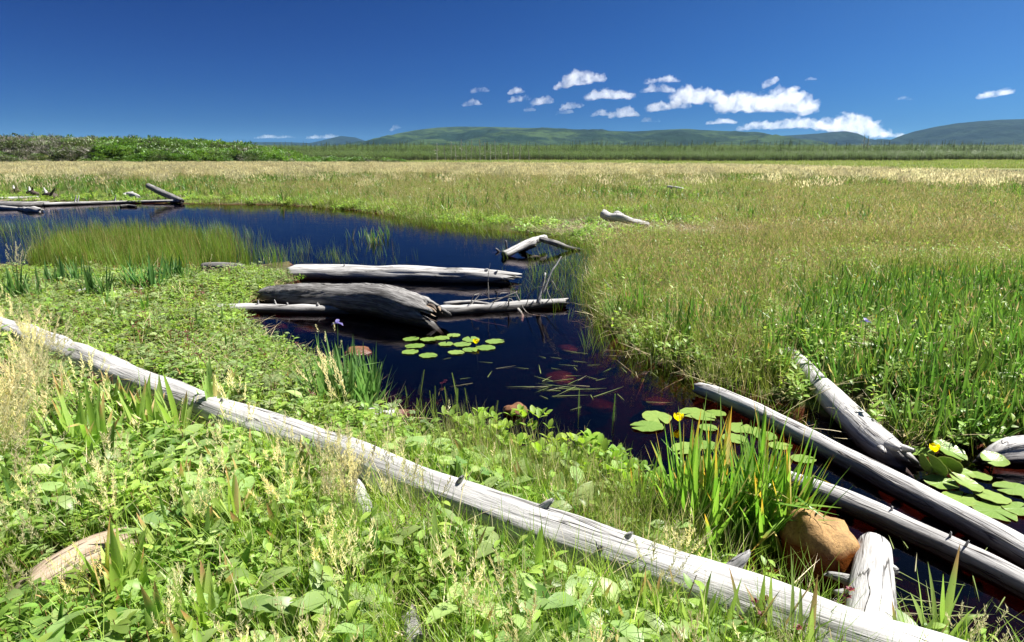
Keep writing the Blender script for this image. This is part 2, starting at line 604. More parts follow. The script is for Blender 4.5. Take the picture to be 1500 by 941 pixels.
ridge('far_hill', [(430, 214), (470, 206), (490, 201), (500, 199), (520, 201), (535, 206), (560, 214)], 7200, 1500, 1500, M['hill_dark'], 60, 5.0,
      'small far blue hill showing past the shrub rise')
ridge('green_hill', [(480, 224), (530, 210), (556, 203), (580, 195.5), (610, 190), (640, 186.5), (670, 185), (700, 185.2), (740, 186), (800, 188), (860, 190), (900, 191.5), (930, 192), (965, 190),
                     (1005, 188.2), (1030, 190), (1060, 191.5), (1085, 193), (1105, 192.5), (1118, 195), (1140, 204), (1170, 214)], 4600, 2000, 1800, M['hill_green'], 110, 1.0,
      'long flat topped green hill behind the forest')
ridge('cliff_hill', [(1060, 214), (1100, 204), (1130, 199.5), (1155, 198), (1180, 196.5), (1200, 195), (1222, 192.8), (1240, 192), (1250, 194), (1257, 200), (1264, 209), (1280, 216)], 5600, 1700, 1800, M['hill_dark'], 80, 2.0,
      'blue hill ending in a steep cliff at its right')
ridge('blue_hill', [(1230, 215), (1275, 208), (1284, 203.5), (1296, 203.5), (1304, 205), (1318, 199), (1340, 192), (1370, 185.5), (1400, 180.5), (1430, 177.5), (1465, 175), (1500, 174), (1560, 174), (1680, 177), (1850, 186), (2050, 200), (2250, 215)], 5200, 1900, 1800, M['hill_dark'], 75, 3.0,
      'broad blue green hill at the right behind the forest')
ridge('distant_shore_hill', [(-1400, 216), (-900, 208), (-500, 205), (-100, 206), (200, 207), (420, 208), (520, 212)], 7600, 1500, 1500, M['hill_dark'], 40, 9.0,
      'low dark wooded rise far behind the left shrubs')

# ------------------------------------------------------------------ haze: the air between the marsh and the hills
mb = MB()
x0, x1, y0, y1, z0, z1 = -14000, 14000, -80, 14000, -4.0, 320
q = [mb.vert(p) for p in ((x0, y0, z0), (x1, y0, z0), (x1, y1, z0), (x0, y1, z0), (x0, y0, z1), (x1, y0, z1), (x1, y1, z1), (x0, y1, z1))]
for f in ((3, 2, 1, 0), (4, 5, 6, 7), (0, 1, 5, 4), (1, 2, 6, 5), (2, 3, 7, 6), (3, 0, 4, 7)):
    mb.face(*[q[i] for i in f])
n = NT('haze_air')
pv = n.new('VolumePrincipled')
pv.inputs['Color'].default_value = (0.30, 0.60, 1.0, 1)
pv.inputs['Density'].default_value = 0.000028
n.l.new(pv.outputs[0], n.out.inputs['Volume'])
link('haze', mb, [n.m], smooth=False, kind='stuff', label='thin blue haze over the marsh and far hills', cat='haze', extra=False)

# ------------------------------------------------------------------ scattering: one object of stuff, many instanced plants
def scatter(name, pts, rotz, tilt, scl, variants, label, cat):
    pts = np.asarray(pts, float)
    N = len(pts)
    me = bpy.data.meshes.new(name)
    me.vertices.add(N)
    me.vertices.foreach_set('co', pts.ravel())
    rot = np.zeros((N, 3)); rot[:, 2] = rotz; rot[:, 0] = tilt[:, 0]; rot[:, 1] = tilt[:, 1]
    a = me.attributes.new('rot', 'FLOAT_VECTOR', 'POINT'); a.data.foreach_set('vector', rot.ravel())
    s3 = np.asarray(scl, float)
    if s3.ndim == 1:
        s3 = np.stack([s3] * 3, 1)
    a = me.attributes.new('scl', 'FLOAT_VECTOR', 'POINT'); a.data.foreach_set('vector', s3.ravel())
    a = me.attributes.new('idx', 'INT', 'POINT'); a.data.foreach_set('value', rng.integers(0, len(variants), N).astype(np.int32))
    o = bpy.data.objects.new(name, me)
    scene.collection.objects.link(o)
    col = bpy.data.collections.new(name + '_kinds')
    for vo in variants:
        col.objects.link(vo)
    ng = bpy.data.node_groups.new(name + '_scatter', 'GeometryNodeTree')
    ng.interface.new_socket(name='Geometry', in_out='INPUT', socket_type='NodeSocketGeometry')
    ng.interface.new_socket(name='Geometry', in_out='OUTPUT', socket_type='NodeSocketGeometry')
    gi = ng.nodes.new('NodeGroupInput'); go = ng.nodes.new('NodeGroupOutput')
    ci = ng.nodes.new('GeometryNodeCollectionInfo')
    ci.inputs['Collection'].default_value = col
    ci.inputs['Separate Children'].default_value = True
    ci.inputs['Reset Children'].default_value = True
    ip = ng.nodes.new('GeometryNodeInstanceOnPoints')
    ip.inputs['Pick Instance'].default_value = True

    def na(nm, dt):
        x = ng.nodes.new('GeometryNodeInputNamedAttribute'); x.data_type = dt; x.inputs['Name'].default_value = nm
        return x.outputs['Attribute']
    L = ng.links
    e2r = ng.nodes.new('FunctionNodeEulerToRotation')
    L.new(na('rot', 'FLOAT_VECTOR'), e2r.inputs[0])
    L.new(gi.outputs[0], ip.inputs['Points'])
    L.new(ci.outputs[0], ip.inputs['Instance'])
    L.new(na('idx', 'INT'), ip.inputs['Instance Index'])
    L.new(e2r.outputs[0], ip.inputs['Rotation'])
    L.new(na('scl', 'FLOAT_VECTOR'), ip.inputs['Scale'])
    L.new(ip.outputs[0], go.inputs[0])
    md = o.modifiers.new('scatter', 'NODES'); md.node_group = ng
    return tag(o, label, cat, None, 'stuff')


def variant(name, mb, mats, smooth=True):
    return bpy.data.objects.new(name, mb.mesh(name, mats, (0, 0, 0), smooth, False))


# plant pieces ------------------------------------------------------
def blade(mb, base, az, lean, L, W, curve, n=4, rnd=None, sword=False, fold=0.0, m=0, twist=0.0, t0=0.0, t1=1.0, kink=None):
    rnd = random.random() if rnd is None else rnd
    p = Vector(base)
    a = lean
    ca, sa = math.cos(az), math.sin(az)
    prev = None
    for i in range(n + 1):
        s = i / n
        if sword:
            w = W * (0.75 + 0.5 * s) if s < 0.5 else W * max(0.0, 1 - ((s - 0.5) / 0.5) ** 1.7)
        else:
            w = W * (1 - s) ** 0.6 if s > 0.25 else W * (0.7 + 1.0 * s)
        w = max(w, W * 0.04)
        tw = twist * s
        sx, sy = -sa * math.cos(tw), ca * math.cos(tw)
        sz = math.sin(tw)
        side = Vector((sx, sy, sz)) * (w * 0.5)
        t = t0 + (t1 - t0) * s
        if fold:
            nrm = Vector((-ca * math.cos(a), -sa * math.cos(a), math.sin(a)))
            c = p - nrm * (w * fold)
            row = (mb.vert(p - side, rnd, t), mb.vert(c, rnd, t), mb.vert(p + side, rnd, t))
        else:
            row = (mb.vert(p - side, rnd, t), mb.vert(p + side, rnd, t))
        if prev:
            for k in range(len(row) - 1):
                mb.face(prev[k], prev[k + 1], row[k + 1], row[k], m=m)
        prev = row
        d = L / n
        if kink and abs(s - kink[0]) < 0.5 / n:
            a += kink[1]
        p = p + Vector((ca * math.sin(a), sa * math.sin(a), math.cos(a))) * d
        a += curve / n
    return p, a


def leaf(mb, base, az, pitch, L, W, fold=0.25, droop=0.5, n=4, rnd=None, m=0, blunt=False):
    """a leaf: axis leaves base at az, pitch above horizontal, droops along its length"""
    rnd = random.random() if rnd is None else rnd
    p = Vector(base); a = pitch
    ca, sa = math.cos(az), math.sin(az)
    side0 = Vector((-sa, ca, 0))
    prev = None
    for i in range(n + 1):
        s = i / n
        w = W * (math.sin(math.pi * min(1, s ** (0.75 if not blunt else 1.0) * 0.97 + 0.02)) ** (0.8 if not blunt else 0.55))
        ax = Vector((ca * math.cos(a), sa * math.cos(a), math.sin(a)))
        nrm = Vector((-ca * math.sin(a), -sa * math.sin(a), math.cos(a)))
        up = nrm * (w * 0.5 * fold)
        row = (mb.vert(p - side0 * (w * 0.5) + up, rnd, s), mb.vert(p, rnd, s), mb.vert(p + side0 * (w * 0.5) + up, rnd, s))
        if prev:
            mb.face(prev[0], prev[1], row[1], row[0], m=m); mb.face(prev[1], prev[2], row[2], row[1], m=m)
        prev = row
        p = p + ax * (L / n)
        a -= droop / n
    return p


def stem(mb, p0, p1, r, rnd=0.5, m=0, sides=3):
    p0, p1 = Vector(p0), Vector(p1)
    d = (p1 - p0).normalized()
    u = d.orthogonal().normalized(); w = d.cross(u)
    a = [mb.vert(p0 + (u * math.cos(6.283 * k / sides) + w * math.sin(6.283 * k / sides)) * r, rnd, 0) for k in range(sides)]
    b = [mb.vert(p1 + (u * math.cos(6.283 * k / sides) + w * math.sin(6.283 * k / sides)) * r * 0.7, rnd, 1) for k in range(sides)]
    for k in range(sides):
        mb.face(a[k], a[(k + 1) % sides], b[(k + 1) % sides], b[k], m=m)


def spike(mb, p, az, lean, L, W, m=0, rnd=None):
    """a small seed spikelet: crossed diamonds"""
    rnd = random.random() if rnd is None else rnd
    d = Vector((math.cos(az) * math.sin(lean), math.sin(az) * math.sin(lean), math.cos(lean)))
    u = d.orthogonal().normalized(); w = d.cross(u)
    p = Vector(p)
    for s in (u, w):
        a = mb.vert(p, rnd, 0); b = mb.vert(p + d * L * 0.45 + s * W * 0.5, rnd, 0.5); c = mb.vert(p + d * L, rnd, 1); e = mb.vert(p + d * L * 0.45 - s * W * 0.5, rnd, 0.5)
        mb.face(a, b, c, e, m=m)


# plant materials ----------------------------------------------------
G = {}
G['sedge'] = leaf_mat('sedge_blade', (0.100, 0.165, 0.026), (0.19, 0.245, 0.052), dry=(0.38, 0.33, 0.17), dry_amt=0.15, tip=(0.35, 0.31, 0.14), tip_from=0.75, tip_amt=0.35, trans=0.42, patch=0.5, patch_col=(0.20, 0.235, 0.048), patch_scale=0.22)
G['sedge_head'] = leaf_mat('sedge_head', (0.36, 0.28, 0.14), (0.48, 0.39, 0.21), trans=0.35)
G['tan_grass'] = leaf_mat('ripe_grass_blade', (0.13, 0.19, 0.05), (0.25, 0.27, 0.10), dry=(0.46, 0.39, 0.22), dry_amt=0.35, trans=0.45)
G['tan_head'] = leaf_mat('ripe_grass_head', (0.44, 0.40, 0.24), (0.60, 0.55, 0.36), trans=0.45)
G['iris'] = leaf_mat('iris_leaf', (0.065, 0.150, 0.024), (0.125, 0.225, 0.045), dry=(0.36, 0.30, 0.12), dry_amt=0.05, tip=(0.44, 0.26, 0.06), tip_from=0.76, tip_amt=0.10, trans=0.36, rough=0.38, spec=0.4)
G['iris_tip'] = leaf_mat('iris_leaf_orange_tip', (0.10, 0.215, 0.028), (0.20, 0.31, 0.055), dry=(0.36, 0.30, 0.12), dry_amt=0.05, tip=(0.46, 0.27, 0.06), tip_from=0.74, tip_amt=0.36, trans=0.42, rough=0.38, spec=0.4)
G['iris_pale'] = leaf_mat('iris_leaf_pale', (0.17, 0.29, 0.05), (0.30, 0.40, 0.11), dry=(0.48, 0.38, 0.17), dry_amt=0.10, tip=(0.42, 0.27, 0.12), tip_from=0.7, tip_amt=0.3, trans=0.42, rough=0.4, spec=0.45)
G['iris_dark'] = leaf_mat('iris_leaf_dark', (0.060, 0.150, 0.038), (0.12, 0.22, 0.065), tip=(0.40, 0.33, 0.15), tip_from=0.82, tip_amt=0.12, trans=0.38, rough=0.4, spec=0.4)
G['herb'] = leaf_mat('herb_leaf', (0.095, 0.195, 0.028), (0.26, 0.38, 0.072), trans=0.43, rough=0.45, spec=0.4, patch=0.5, patch_col=(0.32, 0.44, 0.09), patch_scale=0.8)
G['grey_herb'] = leaf_mat('cinquefoil_leaf', (0.11, 0.18, 0.055), (0.29, 0.35, 0.15), trans=0.38, rough=0.5, spec=0.35)
G['red_stem'] = leaf_mat('reddish_stem', (0.14, 0.05, 0.03), (0.16, 0.12, 0.04), trans=0.0)
G['reed'] = leaf_mat('reed_blade', (0.085, 0.170, 0.018), (0.17, 0.245, 0.040), dry=(0.28, 0.20, 0.08), dry_amt=0.08, tip=(0.28, 0.20, 0.09), tip_from=0.72, tip_amt=0.3, trans=0.4)
G['grass'] = leaf_mat('grass_blade', (0.17, 0.30, 0.030), (0.31, 0.42, 0.080), dry=(0.56, 0.50, 0.30), dry_amt=0.10, trans=0.45)
G['pale_grass'] = leaf_mat('pale_grass_blade', (0.22, 0.31, 0.07), (0.36, 0.42, 0.15), dry=(0.52, 0.48, 0.28), dry_amt=0.2, trans=0.45)
G['pale_head'] = leaf_mat('pale_grass_head', (0.58, 0.53, 0.32), (0.74, 0.69, 0.46), trans=0.45)
G['bogbean'] = leaf_mat('bogbean_leaf', (0.15, 0.27, 0.03), (0.25, 0.36, 0.055), trans=0.42, rough=0.5, spec=0.25)
G['broad'] = leaf_mat('broad_leaf', (0.13, 0.24, 0.055), (0.32, 0.42, 0.15), trans=0.42, rough=0.42, spec=0.45)
G['pad'] = None
G['dead'] = leaf_mat('dead_stalk', (0.30, 0.23, 0.12), (0.42, 0.35, 0.21), trans=0.1)
G['maroon'] = leaf_mat('maroon_petal', (0.10, 0.012, 0.022), (0.17, 0.03, 0.045), trans=0.3)
G['violet'] = leaf_mat('violet_petal', (0.13, 0.10, 0.33), (0.25, 0.22, 0.50), trans=0.35)
G['shrub_g'] = leaf_mat('shrub_leaf_green', (0.06, 0.140, 0.022), (0.125, 0.22, 0.038), trans=0.3, patch=0.7, patch_col=(0.05, 0.085, 0.028), patch_scale=0.18)
G['shrub_d'] = leaf_mat('shrub_leaf_dark', (0.050, 0.082, 0.028), (0.105, 0.135, 0.045), trans=0.2)
G['shrub_t'] = leaf_mat('shrub_dead_twigs', (0.13, 0.115, 0.10), (0.24, 0.215, 0.185), trans=0.0)
G['spruce'] = leaf_mat('spruce_needles', (0.038, 0.074, 0.022), (0.085, 0.130, 0.038), trans=0.2)
G['spruce2'] = leaf_mat('larch_needles', (0.060, 0.105, 0.026), (0.11, 0.155, 0.042), trans=0.25)
G['bark'] = leaf_mat('far_bark', (0.05, 0.042, 0.034), (0.09, 0.075, 0.06), trans=0.0)

G['dead_bark'] = leaf_mat('dead_bark', (0.16, 0.145, 0.125), (0.30, 0.275, 0.245), trans=0.0)
G['petal'] = leaf_mat('yellow_petal', (0.80, 0.66, 0.02), (0.85, 0.72, 0.03), trans=0.4)

VIEW_K = 0.92


def sample(n, x0, x1, y0, y1):
    x = rng.uniform(x0, x1, n); y = rng.uniform(y0, y1, n)
    k = np.abs(x) < VIEW_K * y + 2.5
    return x[k], y[k]


NEAR_POLY = np.vstack([world_poly(NEAR_SHORE, 0.0), world_poly([(1700, 1600), (-1500, 1600)], 0.0)])
OPEN_WATER = world_poly([(1045, 802), (1150, 782), (1300, 780), (1345, 955), (1200, 930), (1090, 893), (1000, 858)], 0.0)   # dark pool round the boulder
capsules = []          # (ax, ay, bx, by, r) footprints of logs and stones, kept free of plants


def clear_of(x, y, pad=0.0):
    ok = signed(OPEN_WATER, x, y) > 0
    for ax, ay, bx, by, r in capsules:
        dx, dy = bx - ax, by - ay
        t = np.clip(((x - ax) * dx + (y - ay) * dy) / (dx * dx + dy * dy + 1e-9), 0, 1)
        ok &= (x - ax - t * dx) ** 2 + (y - ay - t * dy) ** 2 > (r + pad) ** 2
    return ok


def poly_px(px, z=0.08):
    return world_poly(px, z)


def inside(px, x, y, z=0.08):
    return signed(poly_px(px, z), x, y) < 0


# ------------------------------------------------------------------ clouds: real bodies of vapour beyond the hills
def cloud_mat(dens, cut):
    n = NT('cloud_vapour')
    geo = n.new('NewGeometry')
    a = n.noise(geo.outputs['Position'], 0.0045, 6, 0.62, 0.3)
    pv = n.new('VolumeScatter')
    pv.inputs['Color'].default_value = (1, 1, 1, 1)
    n.put(pv.inputs['Density'], n.maprange(a, cut - 0.04, cut + 0.17, 0.0, dens))
    pv.inputs['Anisotropy'].default_value = 0.35
    n.l.new(pv.outputs[0], n.out.inputs['Volume'])
    return n.m


CLOUD_M = {1: cloud_mat(0.0042, 0.455), 2: cloud_mat(0.0042, 0.465), 3: cloud_mat(0.0026, 0.47)}


def cloud(u, v, w, h, label, Y=10000, lumps=None, slant=0.0, mat=1, seed=0, rough=1.0):
    r = random.Random(seed * 31 + int(u))
    c = at_y(u, v, Y)
    s = depth_of(c) / 1000.0
    W, H = w * s, h * s
    lumps = lumps or max(7, int(5 + 9 * w / max(h, 4)))
    vs, fs = [], []
    ico = ico_sphere(2)
    for k in range(lumps):
        fx = (k + 0.5) / lumps * 2 - 1
        fx = max(-1, min(1, fx + r.uniform(-.18, .18)))
        env = (1 - abs(fx) ** 2.2) ** 0.6
        env *= 0.55 + 0.45 * (0.5 + 0.5 * math.sin(fx * 5 + seed * 1.7))
        rz = H * (0.16 + 0.34 * env * r.uniform(.6, 1.1))
        rx = rz * r.uniform(1.0, 1.9) + W / lumps * 0.7
        x = fx * W * 0.46
        z = -H * 0.38 + rz * 0.75 + r.uniform(0, 0.18) * H * env + slant * fx * H
        y = r.uniform(-.25, .25) * W * 0.5
        o = len(vs)
        for p in ico[0]:
            zz = p[2] * rz
            if zz < 0: zz *= 0.55
            vs.append((x + p[0] * rx, y + p[1] * rx, z + zz))
        fs += [tuple(i + o for i in f) for f in ico[1]]
    me = bpy.data.meshes.new('cloud_tmp')
    me.from_pydata(vs, [], fs)
    ob = bpy.data.objects.new('cloud_tmp', me)
    scene.collection.objects.link(ob)
    md = ob.modifiers.new('r', 'REMESH'); md.mode = 'VOXEL'; md.voxel_size = max(H / 18, W / 130)
    dg = bpy.context.evaluated_depsgraph_get()
    m2 = bpy.data.meshes.new_from_object(ob.evaluated_get(dg))
    bpy.data.objects.remove(ob)
    nn = len(m2.vertices)
    co = np.empty(nn * 3); m2.vertices.foreach_get('co', co); co = co.reshape(-1, 3)
    no = np.empty(nn * 3); m2.vertices.foreach_get('normal', no); no = no.reshape(-1, 3)
    f1 = 2.6 / max(H, 60)
    for i in range(nn):
        p = Vector(co[i] * f1 + seed * 3.3)
        d = mnoise.fractal(p, 0.8, 2.2, 5) * H * 0.15 * rough
        d += abs(mnoise.noise(p * 2.3)) * H * 0.06 * rough
        if no[i][2] < -0.3: d *= 0.4
        co[i] += no[i] * d
    m2.vertices.foreach_set('co', co.ravel())
    m2.materials.clear(); m2.materials.append(CLOUD_M[mat])
    m2.name = 'cloud'
    o = bpy.data.objects.new('cloud', m2)
    scene.collection.objects.link(o)
    o.location = c
    return tag(o, label, 'cloud', 'white fair weather clouds over the hills')


def ico_sphere(sub):
    import bmesh
    bm = bmesh.new()
    bmesh.ops.create_icosphere(bm, subdivisions=sub, radius=1.0)
    bm.verts.ensure_lookup_table()
    r = [tuple(v.co) for v in bm.verts], [tuple(v.index for v in f.verts) for f in bm.faces]
    bm.free()
    return r


CLOUDS = [
    (849, 118, 72, 21, 'highest long white cloud of the group, above the green hill', 0.25, 1),
    (893, 139, 66, 20, 'white cloud with a flat base just below the highest long cloud', 0.05, 1),
    (703, 133, 24, 9, 'small thin cloud, upper of the two farthest left in the group', 0.1, 3),
    (691, 152, 27, 9, 'small white cloud, lower of the two farthest left in the group', 0.15, 1),
    (756, 134, 20, 11, 'small round puff above two little clouds left of the group', 0.1, 1),
    (762, 146, 34, 11, 'small long puff directly under the round puff', 0.2, 1),
    (793, 149, 31, 13, 'small bright cloud right of the two stacked puffs', 0.15, 1),
    (776, 161, 15, 8, 'tiny cloud below the stacked puffs', 0.1, 3),
    (837, 156, 30, 11, 'small cloud above a thinner one in the middle gap of the group', 0.2, 1),
    (827, 165, 24, 8, 'thin little cloud under the small middle cloud', 0.2, 3),
    (970, 118, 50, 11, 'topmost streak of the pile left of the biggest cloud', 0.15, 1),
    (964, 131, 46, 14, 'second layer of the pile left of the biggest cloud', 0.0, 1),
    (1022, 143, 66, 30, 'tall bright cloud joining the left side of the biggest cloud', 0.12, 2),
    (978, 156, 60, 17, 'low ragged cloud below the pile of layers', 0.15, 1),
    (915, 167, 42, 15, 'ragged white cloud low over the middle of the green hill', 0.1, 1),
    (880, 167, 26, 10, 'small low cloud beside the ragged cloud over the hill', 0.1, 1),
    (953, 177, 27, 7, 'thin flat cloud low over the green hill', 0.0, 3),
    (1122, 153, 138, 38, 'biggest white cloud, broad and heaped, over the cliff hill', 0.0, 2),
    (1058, 179, 45, 9, 'flat strip of cloud under the biggest cloud', 0.05, 1),
    (1128, 121, 19, 11, 'little cloud tuft right above the biggest cloud', 0.5, 1),
    (1161, 131, 17, 8, 'tiny cloud at the upper right of the biggest cloud', 0.2, 3),
    (1150, 184, 130, 17, 'long low cloud bank resting on the cliff hill', 0.05, 2),
    (1245, 186, 92, 32, 'heaped cloud behind the end of the cliff', -0.15, 2),
    (1300, 199, 56, 9, 'thin cloud in the gap between the cliff and the blue hill', 0.1, 1),
    (1459, 138, 46, 12, 'lone white cloud high at the far right', 0.3, 1),
    (1322, 145, 27, 6, 'faint small cloud alone in the sky over the gap', 0.05, 3),
    (1187, 116, 16, 5, 'faint wisp highest on the right of the cloud group', 0.1, 3),
    (402, 201, 58, 6, 'low white cloud strip behind the left shrubs', 0.05, 1),
    (474, 201, 52, 7, 'low white cloud strip beside the small far hill', 0.1, 1),
    (579, 188, 12, 7, 'tiny cloud just above the left end of the green hill', 0.3, 3),
]
for i, (u, v, w, h, lb, sl, mt) in enumerate(CLOUDS):
    far = 15500 if v > 178 else 14800
    cloud(u, v, w, h * 1.02, lb, Y=far, slant=sl, mat=mt, seed=i + 1, rough=1.7)

# ------------------------------------------------------------------ driftwood
def catmull(pts, n):
    P = [pts[0] + (pts[0] - pts[1])] + list(pts) + [pts[-1] + (pts[-1] - pts[-2])]
    out = []
    for i in range(1, len(P) - 2):
        for k in range(n):
            t = k / n
            a, b, c, d = P[i - 1], P[i], P[i + 1], P[i + 2]
            out.append(0.5 * ((2 * b) + (c - a) * t + (2 * a - 5 * b + 4 * c - d) * t * t + (3 * b - a - 3 * c + d) * t ** 3))
    out.append(P[-2])
    return out


def tube(mb, pts, rad, seg=18, lump=0.10, groove=0.035, jag=(0.15, 0.5), seed=1, step=None, hollow=(0, 0), flat=1.0, blunt=(0.9, 0.9), spiral=0.0):
    """a weathered trunk along pts with radii rad; jag = raggedness of each end, hollow = depth of a rotted hole at each end"""
    v4 = [np.array((p[0], p[1], p[2], r)) for p, r in zip(pts, rad)]
    fine = catmull(v4, 24)
    L = [0.0]
    for a, b in zip(fine[:-1], fine[1:]):
        L.append(L[-1] + float(np.linalg.norm((b - a)[:3])))
    tot = L[-1]
    rm = float(np.mean(rad))
    step = step or max(rm * 0.3, tot / 160)
    N = max(6, int(tot / step))
    S = np.linspace(0, tot, N + 1)
    F = np.array(fine)
    C = np.stack([np.interp(S, L, F[:, k]) for k in range(4)], 1)
    up = Vector((0, 0, 1))
    rings = []
    rr = random.Random(seed)
    ej = [[rr.uniform(-1, 1) for _ in range(seg)] for _ in range(2)]
    for e in ej:
        sm = [0.5 * e[k] + 0.25 * (e[k - 1] + e[(k + 1) % seg]) for k in range(seg)]
        e[:] = [0.6 * a + 0.7 * b for a, b in zip(e, sm)]

    def frame(i):
        a = Vector(C[max(0, i - 1)][:3]); b = Vector(C[min(N, i + 1)][:3])
        d = (b - a).normalized()
        s = d.cross(up)
        if s.length < 1e-3: s = d.cross(Vector((0, 1, 0)))
        s.normalize()
        return d, s, s.cross(d).normalized()
    last = None
    for i in range(N + 1):
        c = Vector(C[i][:3]); r = C[i][3]
        d, s, w = frame(i)
        ring = []
        for k in range(seg):
            th = 2 * math.pi * k / seg + spiral * S[i]
            cx, sx = math.cos(th), math.sin(th)
            f = 1 + lump * mnoise.noise(Vector((cx * 1.1 + seed * 9.1, sx * 1.1, S[i] / rm * 0.28)))
            f += groove * mnoise.noise(Vector((cx * 5.5 + seed, sx * 5.5, S[i] / rm * 0.10))) + groove * 0.7 * mnoise.noise(Vector((cx * 12 + seed, sx * 12, S[i] / rm * 0.2)))
            off = 0.0
            for e, dist in ((0, S[i]), (1, tot - S[i])):
                reach = r * (0.5 + jag[e])
                if dist < reach:
                    q = 1 - dist / reach
                    off += (1 if e else -1) * ej[e][k] * r * jag[e] * q
                    f *= 1 - (1 - blunt[e]) * q ** 2
            p = c + s * (cx * r * f) + w * (sx * r * f * flat) + d * off
            ring.append(mb.vert(p, 0.5, S[i] / tot, (cx * r * 1.0, sx * r, S[i] + seed * 3.7), 0.0))
        rings.append(ring)
    for a, b in zip(rings[:-1], rings[1:]):
        for k in range(seg):
            mb.face(a[k], a[(k + 1) % seg], b[(k + 1) % seg], b[k])
    for e, ring in ((0, rings[0]), (1, rings[-1])):
        i = 0 if e == 0 else N
        d, s, w = frame(i)
        c = Vector(C[i][:3]); r = C[i][3]
        prev = ring
        inward = d if e == 0 else -d
        if hollow[e]:
            stages = ((0.82, 0.04 * r, 0.5), (0.70, 0.5 * hollow[e], 0.9), (0.5, hollow[e], 1.0))
        else:
            stages = ((0.80, -0.02 * r, 0.6), (0.45, 0.06 * r, 0.85))
        for sc, dep, ek in stages:
            nr = []
            for k in range(seg):
                th = 2 * math.pi * k / seg + spiral * S[i]
                cx, sx = math.cos(th), math.sin(th)
                ax = (mb_vec(mb, ring[k]) - c).dot(d)
                jit = 1 + 0.12 * mnoise.noise(Vector((cx * 4 + seed, sx * 4, dep * 9)))
                p = c + (s * cx + w * sx * flat) * (r * blunt[e] * sc * jit) + d * (ax * (sc if not hollow[e] else sc ** 2)) + inward * dep
                nr.append(mb.vert(p, 0.5, float(e), (cx * r * sc, sx * r * sc, seed * 3.7 + S[i] + dep), ek))
            for k in range(seg):
                q = (prev[k], prev[(k + 1) % seg], nr[(k + 1) % seg], nr[k])
                mb.face(*(q if e else q[::-1]))
            prev = nr
        cv = mb.vert(c + inward * (stages[-1][1] + 0.03 * r), 0.5, float(e), (0, 0, seed), 1.0)
        for k in range(seg):
            mb.face(*((prev[k], prev[(k + 1) % seg], cv) if e else (prev[(k + 1) % seg], prev[k], cv)))
    return C


def mb_vec(mb, i):
    return Vector(mb.v[i])


def log(name, ctrl, mat, label, cat, group=None, water=False, capsule=True, parent=None, k=0.7, **kw):
    """ctrl: (u, v, half-thickness px[, rest factor]) down the trunk's axis"""
    pts, rad = [], []
    for c in ctrl:
        p, r = rest(c[0], c[1], c[2], c[3] if len(c) > 3 else k, water)
        pts.append(p); rad.append(r)
    return log3(name, pts, rad, mat, label, cat, group, capsule, parent, **kw)


def log3(name, pts, rad, mat, label, cat, group=None, capsule=True, parent=None, **kw):
    mb = MB()
    C = tube(mb, pts, rad, **kw)
    if capsule:
        for a, b, r in zip(pts[:-1], pts[1:], rad):
            capsules.append((a[0], a[1], b[0], b[1], r * 0.95))
    o = link(name, mb, [M[mat]], parent=parent, origin=(pts[0] + pts[-1]) / 2, label=label, cat=cat, group=group)
    o_axis[o.name] = C
    return o


o_axis = {}


def stub(parent, frac, ang, L, r, mat='white_wood', name='branch_stub', lean=0.5, jag=0.8, bend=0.0, tip=0.55):
    """a broken branch on a trunk: frac along it, ang round it (0 = toward the right side of its direction, 90 = up)"""
    C = o_axis[parent.name]
    i = min(len(C) - 2, max(1, int(frac * (len(C) - 1))))
    c = Vector(C[i][:3]); R0 = C[i][3]
    d = (Vector(C[i + 1][:3]) - Vector(C[i - 1][:3])).normalized()
    s = d.cross(Vector((0, 0, 1))).normalized(); w = s.cross(d)
    a = R(ang)
    out = (s * math.cos(a) + w * math.sin(a))
    dirn = (out + d * lean).normalized()
    p0 = c + out * R0 * 0.55; p1 = p0 + dirn * (R0 * 0.45 + L * 0.5); p2 = p1 + (dirn + d * bend).normalized() * L * 0.5
    mb = MB()
    tube(mb, [p0, p1, p2], [r * 1.55, r * 0.95, r * tip], seg=9, lump=0.25, groove=0.1, jag=(0.0, jag), seed=int(frac * 1000) + int(ang), step=max(r * 0.5, 0.008))
    return link(name, mb, [M[mat]], parent=parent)


DW = 'driftwood logs around the pond'
big = log('fallen_log', [(-160, 443, 16, .9), (0, 483, 18, .95), (70, 507, 19.5, .9), (110, 523, 20.5, .95), (220, 569, 23, .9), (320, 607, 25, 1.0), (420, 641, 28, 1.0), (534, 681, 31, 1.0), (610, 713, 31.5, 1.0), (677, 738, 35, 1.1), (800, 783, 38, 1.15),
                         (947, 835, 42, 1.15), (1080, 882, 45, 1.15), (1192, 922, 47, 1.15), (1400, 994, 51, 1.1), (1560, 1052, 52, 1.0)], 'white_wood',
          'very long bleached fallen log crossing the whole near bank', 'log', DW, seg=40, lump=0.17, groove=0.055, seed=3, jag=(.3, .3))
def frac_at(parent, u):
    """how far along the trunk the picture column u meets it"""
    C = o_axis[parent.name]
    pu, _ = project(C[:, 0], C[:, 1], C[:, 2])
    k = int(np.argmin(np.abs(pu - u) + (C[:, 1] < .3) * 1e6))
    return k / (len(C) - 1)


for u, an, L, r, le in ((660, 85, .05, .013, .5), (782, 100, .075, .018, .8), (1042, 120, .10, .022, .6), (905, 95, .03, .012, .4), (545, 88, .02, .012, .3), (330, 85, .03, .012, .4), (620, -45, .10, .035, -.4), (690, -50, .12, .04, .2)):
    stub(big, frac_at(big, u), an, L, r, lean=le, jag=1.4, tip=.4)
for u, an, r in ((750, 35, .011), (880, 45, .013), (470, 50, .010)):
    stub(big, frac_at(big, u), an, .004, r, mat='grey_wood', name='knot', lean=.1, jag=.5, tip=.7)

